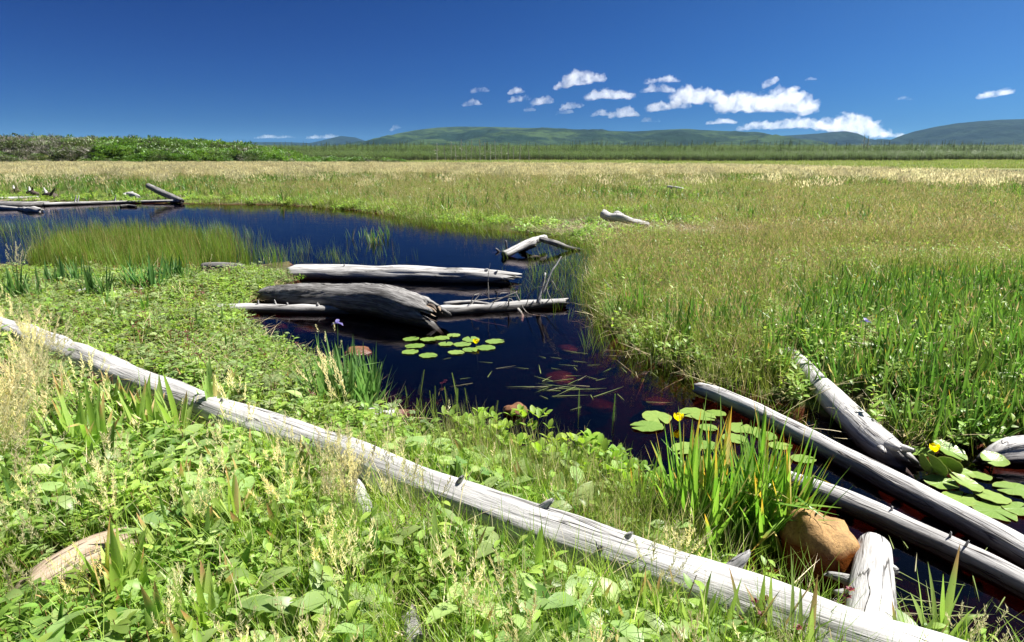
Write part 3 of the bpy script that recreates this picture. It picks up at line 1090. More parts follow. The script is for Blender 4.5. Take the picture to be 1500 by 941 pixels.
hol = log('hollow_log', [(380, 434, 9, .5), (402, 434, 15, .55), (450, 436, 20, .65), (510, 438, 23.5, .75), (560, 444, 25.5, .7), (604, 455, 25, .6), (634, 466, 22, .5)], 'grey_wood',
          'thick grey trunk with a rotted split end lying at the pond edge', 'log', DW, water=True, seg=36, lump=0.14, groove=0.09, seed=11, jag=(.5, .8), spiral=0.9, blunt=(.6, .92), hollow=(0, .45))
# the rotted right end: a long tongue of the shell runs down into the water, brown splinters stand round the hole
c0 = o_axis[hol.name]
cc = Vector(c0[-1][:3]); cr = c0[-1][3]
dd = (Vector(c0[-1][:3]) - Vector(c0[-5][:3])).normalized()
ss = dd.cross(Vector((0, 0, 1))).normalized(); ww = ss.cross(dd)
mb = MB()
tube(mb, [cc - dd * .25 + ss * cr * .55 - ww * cr * .1, cc + dd * .02 + ss * cr * .5 - ww * cr * .25, cc + dd * .22 + ss * cr * .25 - ww * cr * .75], [cr * .40, cr * .42, cr * .16], seg=16, lump=.25, groove=.16, jag=(.2, 1.2), seed=44, flat=.7)
link('torn_shell', mb, [M['grey_wood']], parent=hol)
for q, (a, L, wd, back_) in enumerate(((70, .20, .045, .10), (95, .14, .05, .10), (125, .12, .04, .06), (150, .10, .035, .05), (40, .26, .045, .12), (15, .22, .035, .02))):
    mb = MB()
    o3 = ss * math.cos(R(a)) + ww * math.sin(R(a))
    p0 = cc + o3 * cr * 0.80 - dd * back_
    tube(mb, [p0, p0 + dd * L * .6, p0 + dd * L - o3 * .03], [wd * .6, wd * .45, wd * .15], seg=8, lump=.3, groove=.25, jag=(.2, 1.6), seed=40 + q, flat=0.4)
    link('torn_wood', mb, [M['tan_wood' if q % 2 == 0 else 'dark_wood']], parent=hol, label='brown splintered wood at the rotted end' if q == 0 else None)

back = log('floating_log', [(424, 402, 13, .2), (480, 403, 14.5, .25), (560, 405, 15, .25), (640, 407, 15, .25), (700, 409, 14.5, .25), (748, 411, 13.5, .2)], 'pond_wood',
           'straight silver log with frayed right end floating behind the hollow trunk', 'log', DW, water=True, seg=36, lump=.14, groove=.12, seed=21, jag=(.3, 1.3), hollow=(0, .1))
for fr, an, L, r, le in ((.93, 60, .06, .02, .9), (.88, 75, .08, .025, 1.2), (.96, 20, .05, .02, 1.0), (.25, 80, .03, .012, .2)):
    stub(back, fr, an, L, r, 'pond_wood', lean=le)

thin = log('thin_log', [(318, 452, 7, .6), (370, 453, 8, .5), (430, 455, 8.5, .35), (500, 456, 8.5, .25), (560, 458, 8, .2), (600, 461, 7, .1)], 'pond_wood',
           'thin pale log with little branch stubs in front of the hollow trunk', 'log', DW, water=True, seg=14, lump=.15, groove=.05, seed=23)
for fr, an, L, r, le in ((.20, 85, .05, .012, .1), (.30, 95, .06, .010, -.3), (.52, 80, .035, .02, .2), (.10, 100, .05, .008, .2), (.36, 88, .03, .012, .1)):
    stub(thin, fr, an, L, r, 'pond_wood', lean=le)

br = log('branched_log', [(640, 458, 9, .2), (690, 455, 9, .25), (735, 451, 8, .45), (780, 447, 7.5, .6), (829, 443.5, 6.5, .9)], 'pond_wood',
         'slim bark stripped log with upright twigs reaching out into the pond', 'log', DW, water=True, seg=18, lump=.3, groove=.16, seed=25, jag=(.3, .9))
C = o_axis[br.name]


def twig(parent, pts, r0, r1, mat='twig_wood', name='twig'):
    mb = MB()
    m = len(pts)
    tube(mb, [Vector(p) for p in pts], [r0 + (r1 - r0) * i / (m - 1) for i in range(m)], seg=6, lump=.2, groove=.1, jag=(0, .5), seed=m + int(abs(pts[0][0]) * 100), step=max(r0, .012))
    return link(name, mb, [M[mat]], parent=parent)


yb = float(C[len(C) // 2][1])


def P3(u, v, dy=0.0):
    return at_y(u, v, yb + dy)


twig(br, [P3(788, 446), P3(793, 424, .05), P3(799, 400, .08)], .034, .012, 'white_wood')
twig(br, [P3(795, 430, .03), P3(806, 402, .10), P3(815, 388, .15), P3(822, 376, .2)], .015, .006, 'white_wood')
twig(br, [P3(800, 424, .05), P3(808, 412, -.05), P3(816, 425, -.1)], .006, .003)
twig(br, [P3(770, 448), P3(781, 425, -.1), P3(802, 418, -.2)], .006, .003)
twig(br, [P3(758, 452), P3(765, 462, -.15), P3(764, 472, -.3)], .022, .016)
twig(br, [P3(700, 453), P3(752, 430, .1), P3(757, 432, .12), P3(772, 458, -.1), P3(800, 464, -.25)], .008, .004)
twig(br, [P3(660, 445, .1), P3(710, 439, .2), P3(756, 434, .2)], .010, .004)
twig(br, [P3(716, 440, .2), P3(715, 408, .2), P3(718, 386, .2)], .006, .003)
twig(br, [P3(675, 452), P3(690, 468, -.2), P3(742, 478, -.5)], .008, .004)
rt_ = random.Random(12)
for q in range(9):
    u0 = rt_.uniform(665, 800); v0 = 452 - (u0 - 665) * .05
    a_ = rt_.uniform(-28, 28); b_ = rt_.uniform(-26, 12)
    twig(br, [P3(u0, v0), P3(u0 + a_ * .6, v0 + b_ * .7, rt_.uniform(-.2, .2)), P3(u0 + a_ * 1.3, v0 + b_ + rt_.uniform(-6, 6), rt_.uniform(-.3, .3))], rt_.uniform(.005, .010), .003)
twig(br, [P3(650, 446, .15), P3(690, 443, .15), P3(726, 447, .05)], .035, .015, 'pale_pond_wood', 'split_branch')
twig(br, [P3(812, 446), P3(803, 430, .1), P3(800, 412, .2)], .005, .003)

sp = log('slender_log', [(1020, 568, 9, 1.3), (1060, 582, 12, 1.1), (1130, 615, 14, .7), (1230, 668, 17, .4), (1330, 720, 19, .4), (1420, 766, 21, .4), (1520, 822, 23, .4), (1640, 890, 25, .4)], 'pale_pond_wood',
         'long slender bleached log slanting across the dark water at the right', 'log', DW, water=True, seg=20, lump=.08, groove=.03, seed=31, jag=(.4, .3))
sp2 = log('slender_log', [(1120, 690, 10, .6), (1165, 709, 16, .6), (1240, 736, 17, .55), (1330, 776, 18, .5), (1420, 818, 20, .5), (1500, 858, 21, .5), (1620, 925, 23, .5)], 'pale_pond_wood',
          'grey slender log lying nearer the stone, parallel to the longest one', 'log', DW, water=True, seg=20, lump=.10, groove=.04, seed=33)
for fr, an, L, r, le in ((.62, 85, .03, .006, .1), (.66, 80, .035, .006, .3), (.45, 90, .025, .007, .1)):
    stub(sp2, fr, an, L, r, 'pale_pond_wood', lean=le)
split = log('split_log', [(1156, 518, 11, -.1), (1180, 543, 14, .4), (1220, 586, 18, .6), (1265, 632, 22, .5), (1300, 662, 23, .35), (1330, 682, 16, .1)], 'pale_pond_wood',
            'stout pale log with a splintered black end running out of the right bank', 'log', DW, water=True, seg=24, lump=.08, groove=.05, seed=35, jag=(.3, 1.3), blunt=(.8, .7))
for q, (fr, an, L, r) in enumerate(((.93, 70, .12, .025), (.95, 110, .10, .02), (.92, 30, .12, .02))):
    stub(split, fr, an, L, r, 'pale_pond_wood', name='splinter', lean=2.5, jag=1.2)
st = log('short_log', [(1281, 797, 22, .9), (1279, 835, 27, .9), (1276, 880, 33, .9), (1272, 935, 38, .8), (1268, 990, 40, .7)], 'white_wood',
         'short thick white log lying against the very long log beside the stone', 'log', DW, water=True, seg=24, lump=.12, groove=.03, seed=37, jag=(.2, .3), blunt=(.8, .9))
stub(st, .22, 165, .02, .02, lean=.2)
stub(st, .38, 0, .09, .022, lean=-.1, jag=1.2, tip=.6)
stub(st, .44, -8, .05, .018, lean=.2)
log('rotten_log', [(1436, 676, 9, .4), (1470, 664, 19, .6), (1510, 660, 22, .6), (1580, 655, 24, .6)], 'pale_pond_wood',
    'rotten white and black log end in the lily pads at the right edge', 'log', DW, water=True, seg=30, lump=.4, groove=.25, seed=39, jag=(1.4, .2), blunt=(.6, 1))
log('log_end', [(298, 392, 7, .7), (325, 392, 7.5, .7), (356, 393, 6.5, .5)], 'grey_wood', 'grey log end in the herbs behind the reed bed', 'log', DW, seed=41, seg=14)
log('sunken_log', [(505, 606, 8, .8), (550, 607, 9, .9), (598, 608, 8, .9)], 'white_wood', 'half buried pale log piece at the near water edge', 'log', DW, seed=43, seg=14)
log('wood_chip', [(112, 431, 6, .9), (130, 428, 7, .9), (143, 424, 6, .9)], 'white_wood', 'short white wood chunk among iris leaves on the left bank', 'wood chunk', DW, seed=45, seg=12)
log('wood_plank', [(36, 862, 27, .8), (80, 836, 32, .85), (130, 811, 32, .85), (182, 790, 24, .8)], 'tan_wood', 'weathered tan plank sunk in the foreground grass at left', 'plank', None, seed=47, seg=20, flat=0.6, lump=.25, groove=.12, jag=(.9, .9))
log('leaning_branch', [(514, 695, 11, 1.2), (529, 735, 13, 1.2), (546, 775, 12, 1.0)], 'white_wood', 'white branch piece leaning out of pale grass below the long log', 'branch', DW, seed=49, seg=12)
log('wood_block', [(597, 888, 11, .5), (602, 915, 15, .6), (608, 950, 18, .6), (612, 985, 20, .6)], 'grey_wood', 'grey wood block hidden in the grass at the bottom centre', 'wood block', DW, seed=51, seg=12)
log('bleached_chip', [(1142, 655, 4, 3.5), (1147, 664, 6, 3), (1150, 676, 4, 2)], 'white_wood', 'small white wood scrap behind the big iris clump', 'wood scrap', DW, seed=53, seg=10, lump=.4, capsule=False)
log('bark_strip', [(1000, 797, 7, .9), (1022, 806, 9, .9), (1050, 816, 8, .9)], 'grey_wood', 'strip of grey bark behind the long log near the stone', 'bark', None, seed=55, seg=10, flat=.5, lump=.3, capsule=False)

# driftwood further off
Y0 = float(rest(750, 380, 0, water=True)[0].y)
fk = log('forked_driftwood', [(738, 374, 6, .6), (752, 367, 6, 1.4), (775, 356, 6, 2.4), (798, 348, 4.5, 3.0)], 'pond_wood', 'forked white driftwood on a black root stump standing in the pond', 'driftwood', DW, water=True, seg=12, lump=.2, seed=61, capsule=False)
yk = fk.location.y


def P4(u, v, dy=0.0):
    return at_y(u, v, yk + dy)


mb = MB(); tube(mb, [P4(790, 350, .1), P4(815, 357, .1), P4(835, 364, .15), P4(872, 370, .3)], [.05, .06, .045, .015], seg=10, lump=.2, seed=62); link('branch', mb, [M['grey_wood']], parent=fk)
mb = MB(); tube(mb, [P4(722, 374, .1), P4(742, 376, 0), P4(766, 378, .05)], [.10, .15, .07], seg=14, lump=.55, groove=.4, seed=63, flat=.55); link('root_stump', mb, [M['dark_wood']], parent=fk)
mb = MB(); tube(mb, [P4(742, 374), P4(742, 362), P4(741, 353)], [.022, .02, .022], seg=7, lump=.3, seed=64); link('root_spike', mb, [M['grey_wood']], parent=fk)
mb = MB(); tube(mb, [P4(734, 374), P4(730, 368), P4(726, 364)], [.03, .026, .018], seg=7, lump=.3, seed=65); link('root_spike', mb, [M['pond_wood']], parent=fk)
mb = MB(); tube(mb, [P4(756, 372), P4(770, 364), P4(785, 360)], [.03, .06, .03], seg=9, lump=.5, groove=.3, seed=66); link('root_mass', mb, [M['dark_wood']], parent=fk)
log('root_scrap', [(776, 378.5, 2.5, .4), (782, 377, 3.5, .6), (790, 377.5, 3, .3)], 'dark_wood', 'black root scrap poking from the water beside the forked driftwood', 'root', None, water=True, seg=9, lump=.6, groove=.3, seed=67, capsule=False)
log('driftwood_strip', [(766, 340.5, 1.6, .5), (785, 341, 2, .6), (806, 343.5, 1.6, .4)], 'dark_wood', 'thin dark driftwood strip in the sedge behind the forked driftwood', 'driftwood', DW, water=True, seg=8, lump=.3, seed=68)
bt = log('bent_driftwood', [(882, 313, 6.5, 3.2), (893, 318, 6, 2.6), (910, 320, 6, 2.4), (928, 325, 5, 1.8), (950, 328.5, 3, 1.5)], 'white_wood', 'bent white driftwood with a hump lying on the meadow edge', 'driftwood', DW, seg=14, lump=.25, seed=71)
mb = MB(); yk2 = bt.location.y
tube(mb, [at_y(897, 322, yk2), at_y(904, 314.5, yk2 - .1), at_y(911, 318, yk2), at_y(916, 324, yk2)], [.09, .09, .085, .08], seg=10, lump=.25, seed=72); link('root_hump', mb, [M['white_wood']], parent=bt)
log('tilted_log', [(216, 272, 4, 5.0), (232, 280, 4.6, 3.0), (250, 288, 4.6, 1.5), (266, 295, 4, .6)], 'grey_wood', 'grey log tilted up out of the far bank at the left', 'log', DW, seg=14, seed=73)
log('white_stump', [(181, 287, 3, 1.0), (190, 285.5, 5, .9), (203, 289.5, 3.5, .8)], 'white_wood', 'white weathered stump on the far bank left of the tilted log', 'stump', DW, seg=12, lump=.35, seed=74)
lo = log('shore_log', [(64, 300, 3, .7), (120, 298.3, 2.8, .6), (180, 296.6, 2.4, .6), (268, 294.5, 2, .6)], 'pond_wood', 'long thin pole along the far waterline under the tilted log', 'log', DW, water=True, seg=10, seed=75)
for fr in (.2, .22, .47):
    stub(lo, fr, 90, .25, .025, 'pond_wood', lean=.3)
log('shore_log', [(-60, 293, 3, 1.4), (0, 291.5, 2.6, 1.2), (56, 289.3, 2, 1.0)], 'pond_wood', 'pale pole topmost of the pile at the far left shore', 'log', DW, water=True, seg=10, seed=76)
log('shore_log', [(-60, 297, 3, .8), (0, 295.2, 2.4, .8), (58, 292.6, 2, .8)], 'tan_wood', 'tan pole second from the top in the far left pile', 'log', DW, water=True, seg=10, seed=77)
log('shore_log', [(-80, 302, 6, .6), (-20, 301, 6.5, .6), (30, 300.5, 5.5, .6), (72, 299, 4, .5)], 'grey_wood', 'thick grey log in the middle of the far left pile', 'log', DW, water=True, seg=14, seed=78)
log('shore_log', [(-40, 304, 3.5, .6), (0, 304.5, 3.5, .6), (26, 306, 2.5, .5)], 'white_wood', 'white log lying lowest in the far left pile', 'log', DW, water=True, seg=10, seed=79)
log('shore_log', [(26, 306, 2, .6), (44, 307.5, 4.5, .6), (60, 308.5, 4, .6)], 'white_wood', 'short white knobbly log in the water right of the far left pile', 'log', DW, water=True, seg=12, lump=.4, seed=80)
for (u, v, s, lb) in ((24, 281, 1.0, 'small dark root with a white top, leftmost in the far grass'), (48, 284, 1.1, 'small dark root in the far grass between two others'), (74, 288, 1.4, 'tall black root stump at the far waterline')):
    r_ = log('root_stump', [(u - 7 * s, v - 1, 2 * s, 1.5), (u, v - 1.5, 3.2 * s, 1.3), (u + 7 * s, v + 1, 2.4 * s, .9)], 'dark_wood', lb, 'stump', None, seg=10, lump=.6, groove=.35, seed=int(u) + 80)
    stub(r_, .35, 100, .22 * s, .05, 'pond_wood', lean=-.8)
    stub(r_, .7, 80, .2 * s, .04, 'dark_wood', lean=.7)
log('sunken_branch', [(176, 302.5, 2, .8), (188, 301.5, 2.2, .8), (199, 303, 2, .6)], 'grey_wood', 'small grey branch in the water under the long shore pole', 'branch', DW, water=True, seg=8, seed=85)
log('grass_driftwood', [(978, 274, 2, 2), (990, 275.5, 2.5, 1.8), (1004, 278, 1.5, 1.5)], 'pond_wood', 'small grey driftwood piece out in the meadow grass', 'driftwood', DW, seg=8, lump=.3, seed=86)

# ------------------------------------------------------------------ stones
def stone(name, u, v, w, h, mat, label, zc=None, depth=None, seed=1, cat='rock', sub=4, peak=0.0, group=None, ground=0.0):
    p = at_z(u, v, ground)
    s = depth_of(p) / 1000.0
    rx, rz = w * s / 2, h * s / 2
    ico = ico_sphere(sub)
    mb = MB()
    for q in ico[0]:
        d = Vector(q)
        f = 1 + 0.26 * mnoise.noise(d * 1.3 + Vector((seed, seed * .7, 0))) + 0.09 * mnoise.noise(d * 2.7 + Vector((seed, 0, 0))) + 0.03 * mnoise.noise(d * 9 + Vector((0, seed, 0)))
        mb.vert(Vector((p.x + d.x * rx * f + peak * rx * max(0, d.z) * -0.35, p.y + d.y * (depth or rx) * f, (zc if zc is not None else p.z) + d.z * rz * f)))
    for f in ico[1]:
        mb.face(*f)
    capsules.append((p.x, p.y, p.x + .01, p.y, rx * .8))
    return link(name, mb, [M[mat]], origin=p, label=label, cat=cat, group=group)


stone('boulder', 1200, 820, 112, 138, 'rock', 'rounded tan boulder with an orange wet foot between the logs', zc=0.03, seed=4, peak=0.8, depth=.16)
stone('shore_stone', 754, 604, 36, 20, 'red_rock', 'small orange stone just breaking the water behind the bogbean', zc=0.012, seed=6)
stone('shore_stone', 524, 514, 40, 16, 'red_rock', 'flat brown stone at the water edge by the dark iris clump', zc=-0.02, seed=7)
SUB = 'submerged reddish stones'
for i, (u, v, w, lb) in enumerate(((830, 512, 40, 'reddish stone under the water right of the middle lily pads'), (905, 535, 70, 'broad reddish stone under the water by the right bank sedge'),
                                   (880, 596, 60, 'reddish stone under the water near the bogbean leaves'), (410, 480, 40, 'orange stone under the water below the thin log'),
                                   (446, 486, 50, 'red brown stone under the water in front of the hollow trunk'), (1262, 612, 50, 'red stone under the water between the two right logs'),
                                   (820, 555, 60, 'dull red stone under the water near the floating straw'), (1030, 700, 50, 'brown stone under the water behind the big iris clump'),
                                   (1110, 830, 90, 'brown stone under the water left of the boulder'), (960, 590, 50, 'dark red stone under the water left of the slender log'))):
    zz = -0.17 - 0.04 * (i % 3)
    stone('submerged_stone', u, v, w * .75, w * .3, 'red_rock', lb, zc=zz, seed=20 + i, group=SUB, sub=3, ground=zz)
# ------------------------------------------------------------------ water lilies
def pad_mat():
    n = NT('lily_pad')
    rnd = n.attr('rnd').outputs['Fac']; t = n.attr('t').outputs['Fac']
    oi = n.new('ObjectInfo').outputs['Random']
    geo = n.new('NewGeometry')
    b = n.noise(geo.outputs['Position'], 55, 4, 0.6)
    sp = n.noise(geo.outputs['Position'], 160, 2, 0.6)
    col = n.mix(oi, (0.15, 0.255, 0.045), (0.24, 0.34, 0.075))
    vein = n.math('MULTIPLY', n.maprange(n.math('ABSOLUTE', n.math('SUBTRACT', n.math('FRACT', n.math('MULTIPLY', rnd, 14.0)), 0.5)), 0.38, 0.5), 0.35)
    col = n.mix(vein, col, (0.30, 0.40, 0.12))
    col = n.mix(n.math('MULTIPLY', n.maprange(b, 0.5, 0.7), 0.35), col, (0.11, 0.19, 0.03))
    col = n.mix(n.math('MULTIPLY', n.maprange(sp, 0.70, 0.74), 0.6), col, (0.16, 0.10, 0.03))
    col = n.mix(n.math('MULTIPLY', n.maprange(t, 0.93, 1.0), 0.45), col, (0.34, 0.33, 0.08))
    bs = n.principled(col, 0.32, 0.45, n.bump(n.math('ADD', b, vein), 0.25, 0.01))
    tr = n.new('BsdfTranslucent'); n.put(tr.inputs['Color'], col)
    mx = n.new('MixShader'); mx.inputs[0].default_value = 0.2
    n.l.new(bs.outputs[0], mx.inputs[1]); n.l.new(tr.outputs[0], mx.inputs[2])
    return n.surface(mx.outputs[0])


M['pad'] = pad_mat()
n = NT('lily_petal'); M['petal'] = n.surface(n.principled((0.86, 0.72, 0.02), 0.4, 0.4).outputs[0])
n = NT('lily_stigma'); M['stigma'] = n.surface(n.principled((0.55, 0.42, 0.03), 0.5, 0.3).outputs[0])
n = NT('lily_stalk'); M['stalk'] = n.surface(n.principled((0.09, 0.13, 0.03), 0.45, 0.4).outputs[0])


def lily_pad(u, v, w, label, group, tilt=0.0, tilt_az=0.0, lift=0.008, cup=0.0, seed=1, stalk=False):
    rr = random.Random(seed)
    p = at_z(u, v, lift)
    r = w * depth_of(p) / 2000.0
    na = rr.uniform(0, 6.28)
    gap = 0.16
    mb = MB()
    rows = []
    seg, rings = 36, (0.0, 0.25, 0.5, 0.72, 0.88, 1.0)
    Mx = Matrix.Rotation(tilt, 3, Vector((math.cos(tilt_az), math.sin(tilt_az), 0)))
    ell = rr.uniform(0.86, 0.97)
    ph = rr.uniform(0, 6)
    for layer, dz in ((0, 0.0), (1, -0.003)):
        rows = []
        for q in rings:
            row = []
            for k in range(seg + 1):
                f = k / seg
                g = gap * (0.25 + q * 0.75)
                a = na + g + (2 * math.pi - 2 * g) * f
                lobe = 1 + 0.10 * (math.exp(-(f / .08) ** 2) + math.exp(-((1 - f) / .08) ** 2)) * q
                wob = 1 + 0.025 * math.sin(5 * a + ph) * q + 0.012 * math.sin(13 * a + ph * 2) * q
                x, y = math.cos(a) * r * q * lobe * wob, math.sin(a) * r * q * lobe * wob
                xr = x * math.cos(na) + y * math.sin(na); yr = -x * math.sin(na) + y * math.cos(na)
                yr *= ell
                x = xr * math.cos(na) - yr * math.sin(na); y = xr * math.sin(na) + yr * math.cos(na)
                z = dz + 0.02 * r * math.sin(3 * a + ph) * q * q + cup * r * q * q + 0.02 * r * math.sin(9 * a + ph) * q ** 3
                c = Mx @ Vector((x, y, z))
                row.append(mb.vert(c + p, f, q))
            rows.append(row)
        for a_, b_ in zip(rows[:-1], rows[1:]):
            for k in range(seg):
                fc = (a_[k], b_[k], b_[k + 1], a_[k + 1])
                mb.face(*(fc if layer == 0 else fc[::-1]))
    o = link('lily_pad', mb, [M['pad']], origin=p, label=label, cat='lily pad', group=group, extra=False)
    if stalk:
        m2 = MB(); stem(m2, p + Vector((0, 0, -0.004)), (p.x + .03, p.y + .05, -0.2), .006, sides=6)
        link('stalk', m2, [M['stalk']], parent=o, extra=False)
    return o


def lily_flower(u, v, w, label, lift=0.05):
    p = at_z(u, v, lift)
    r = w * depth_of(p) / 2000.0
    root = empty('lily_flower', (p.x, p.y, 0), label, 'water lily flower', 'yellow pond lily flowers')
    for q in range(6):
        mb = MB()
        az = q * 1.047 + 0.3
        rows = []
        for i in range(6):
            t = i / 5
            el = -0.9 + 2.0 * t
            rad = r * (0.25 + 0.78 * math.sin(min(1, t * 1.15) * 1.75)) if t > 0 else r * .15
            z = r * (-0.7 + 1.5 * t)
            half = r * 0.62 * math.sin(0.35 + t * 2.3)
            row = []
            for s in (-1, -.5, 0, .5, 1):
                a = az + s * 0.62 * (half / (r * .62))
                row.append(mb.vert((p.x + math.cos(a) * rad, p.y + math.sin(a) * rad, p.z + z - abs(s) * .08 * r), 0.5, t))
            rows.append(row)
        for a_, b_ in zip(rows[:-1], rows[1:]):
            for k in range(4):
                mb.face(a_[k], a_[k + 1], b_[k + 1], b_[k])
        link('petal', mb, [G['petal']], parent=root, extra=False)
    mb = MB()
    tube(mb, [p + Vector((0, 0, -.4 * r)), p + Vector((0, 0, .1 * r)), p + Vector((0, 0, .35 * r))], [.3 * r, .36 * r, .5 * r], seg=12, lump=0, groove=0, jag=(0, 0), step=.2 * r, seed=1)
    link('flower_centre', mb, [M['stigma']], parent=root)
    mb = MB(); stem(mb, (p.x + .02, p.y + .01, -.25), p + Vector((0, 0, -.5 * r)), .006, sides=6)
    link('stalk', mb, [M['stalk']], parent=root, extra=False)
    return root


GA = 'lily pads off the hollow trunk'
for i, (u, v, w, lb) in enumerate((
        (602, 496.5, 24, 'lily pad farthest left and farthest back of the pads off the hollow trunk'), (608, 506.6, 28, 'lily pad second down on the left side off the hollow trunk'),
        (600.5, 515.5, 25, 'lily pad third down on the left side off the hollow trunk'), (627, 497, 23, 'lily pad between the left column and the trunk tip'),
        (627, 520.5, 26, 'lily pad nearest the viewer on the left of that cluster'), (647, 495, 24, 'yellow green lily pad right below the hollow trunk tip'),
        (664.5, 491, 20, 'small lily pad touching the hollow trunk tip'), (653, 503.8, 23, 'lily pad in the middle of the cluster, left of its centre gap'),
        (677, 504.3, 26, 'lily pad just left of the yellow flower bud'), (690, 497, 28, 'lily pad right behind the yellow flower bud'),
        (668, 516, 24, 'round lily pad at the front centre of the cluster'), (688.5, 512.2, 24, 'narrow lily pad in front of the yellow flower bud'),
        (711.5, 509.3, 29, 'lily pad at the front right of the cluster'), (724.5, 500, 27, 'lily pad farthest right, apart from the cluster'))):
    lily_pad(u, v, w, lb, GA, seed=100 + i)
lily_flower(697, 500.5, 9, 'round yellow lily bud among the pads off the hollow trunk', .05)

GB = 'lily pads behind the big iris clump'
for i, (u, v, w, lb) in enumerate((
        (962, 610.5, 48, 'large lily pad left of the open yellow flower'), (949, 624, 47, 'large lily pad farthest left before the open yellow flower'),
        (1016, 604.5, 42, 'lily pad right behind the open yellow flower'), (1030, 610, 34, 'lily pad overlapping the one behind the open flower'),
        (1049.5, 605, 28, 'small lily pad under the tip of the longest slender log'), (1037, 626, 27, 'small round lily pad standing alone behind the iris tips'),
        (1082, 626.5, 38, 'lily pad behind the iris tips near the longest slender log'), (1006, 656, 46, 'large round lily pad left of the iris clump'),
        (1036, 652, 34, 'lily pad tucked against the large round pad'), (1027, 676, 38, 'lily pad nearest the bank beside the iris clump'),
        (1076, 642, 36, 'lily pad seen between the middle iris leaves'), (1121, 638, 34, 'lily pad behind the right iris leaves along the log'),
        (1142, 653, 32, 'lily pad behind the white wood scrap'), (1176, 672, 34, 'lily pad at the right end between the two slender logs'),
        (1104, 631, 30, 'small lily pad filling the gap behind the iris leaves'))):
    lily_pad(u, v, w, lb, GB, seed=140 + i, lift=0.007 + 0.004 * (i % 2))
lily_flower(994, 612, 14, 'open yellow water lily between large pads left of the iris', .06)

GC = 'lily pads by the rotten log'
for i, (u, v, w, lb, ti, ta, li, cu) in enumerate((
        (1322, 630, 56, 'wide ragged lily pad against the right bank beside the splintered log', 0, 0, .008, 0), (1346, 660, 42, 'shaded lily pad next to the splintered log end', 0, 0, .01, 0),
        (1379, 707, 44, 'lily pad in front of the two upturned leaves', .12, 0, .02, .05), (1406, 730, 50, 'lily pad at the front left of the right cluster', 0, 0, .008, 0),
        (1354, 721, 21, 'tiny pale lily pad farthest left at the front', 0, 0, .008, 0), (1376, 726, 20, 'second tiny pale lily pad beside the farthest left one', 0, 0, .012, 0),
        (1416, 709, 44, 'shiny lily pad with a curled rim in the cluster middle', .25, 1.0, .045, .12), (1453, 727, 48, 'large lily pad right of the curled one', .08, 2.0, .02, 0),
        (1456, 748, 56, 'largest lily pad nearest the viewer in the right cluster', 0, 0, .008, 0), (1486, 716, 50, 'lily pad at the right edge below the rotten log', 0, 0, .008, 0),
        (1492, 745, 44, 'lily pad at the right edge beside the largest one', 0, 0, .012, 0), (1413, 693, 28, 'small lily pad behind the curled one', .1, .5, .02, .05),
        (1436, 697, 30, 'small lily pad in front of the raised cupped pad', 0, 0, .01, 0), (1456, 675, 38, 'raised cupped lily pad standing above the water by the rotten log', .22, .2, .06, .2),
        (1391, 660, 46, 'large dark upright lily pad right of the yellow flower', .28, .6, .05, .1), (1402, 643, 38, 'tilted lily leaf behind the dark upright pad', .35, 1.0, .05, .1),
        (1449, 637, 40, 'lily leaf lying on the bank behind the rotten log', .15, .4, .09, .05), (1366, 684, 44, 'long upturned lily leaf seen edge on, left of a second one', 1.1, 2.2, .08, .1),
        (1388, 684, 40, 'upturned lily leaf seen edge on, right of a longer one', 1.0, 2.5, .07, .15), (1530, 735, 50, 'lily pad cut by the right edge of the view', 0, 0, .008, 0))):
    lily_pad(u, v, w, lb, GC, ti, ta, li, cu, seed=180 + i, stalk=li > .05)
lily_flower(1369, 657, 14, 'round yellow lily flower in the pads by the splintered log', .10)

# ------------------------------------------------------------------ single plants one can point to
def iris_clump(label, u, v, width, fans, Lm, mat='iris', W=0.022, lean=0.22, per=(4, 7), z=None, group='iris clumps along the banks', flowers=0, seed=1, deep=0.5):
    random.seed(seed)
    p = hit(u, v) if z is None else at_z(u, v, z)
    wd = width * depth_of(p) / 1000.0
    mb = MB()
    tops = []
    for k in range(fans):
        bx, by = p.x + random.uniform(-.5, .5) * wd, p.y + random.uniform(-.5, .5) * wd * deep
        bz = max(-0.08, hgt(bx, by)) - 0.02
        az0 = random.uniform(0, 6.28)
        nb = random.randint(*per)
        for i in range(nb):
            s = (i - (nb - 1) / 2) / max(1, nb - 1) * 2
            L = Lm * (1 - 0.35 * abs(s)) * random.uniform(.75, 1.1)
            kink = (random.uniform(.45, .75), random.uniform(1.0, 2.0)) if random.random() < .07 else None
            e, _ = blade(mb, (bx + math.cos(az0) * s * .025, by + math.sin(az0) * s * .025, bz), az0 if s >= 0 else az0 + math.pi, abs(s) * lean + random.uniform(0, .08), L, W * random.uniform(.75, 1.15),
                         abs(s) * .3 + random.uniform(-.05, .25), n=7, sword=True, fold=.12, twist=random.uniform(-.5, .5), kink=kink)
            tops.append(e)
    o = link('iris_clump', mb, [G[mat]], origin=(p.x, p.y, p.z), label=label, cat='iris', group=group, extra=False)
    for f in range(flowers):
        m2 = MB()
        x, y = p.x + random.uniform(-.4, .4) * wd, p.y + random.uniform(-.4, .4) * wd * deep
        top = Vector((x + random.uniform(-.04, .04), y, p.z + Lm * random.uniform(.95, 1.2)))
        stem(m2, (x, y, p.z), top, .004, m=0)
        for q in range(5):
            leaf(m2, top, q * 1.257 + random.random(), .9 if q % 2 else .1, .05, .03, .2, 1.3, n=3, m=1)
        link('flower_stem', m2, [G[mat], G['violet']], parent=o, extra=False)
    return o


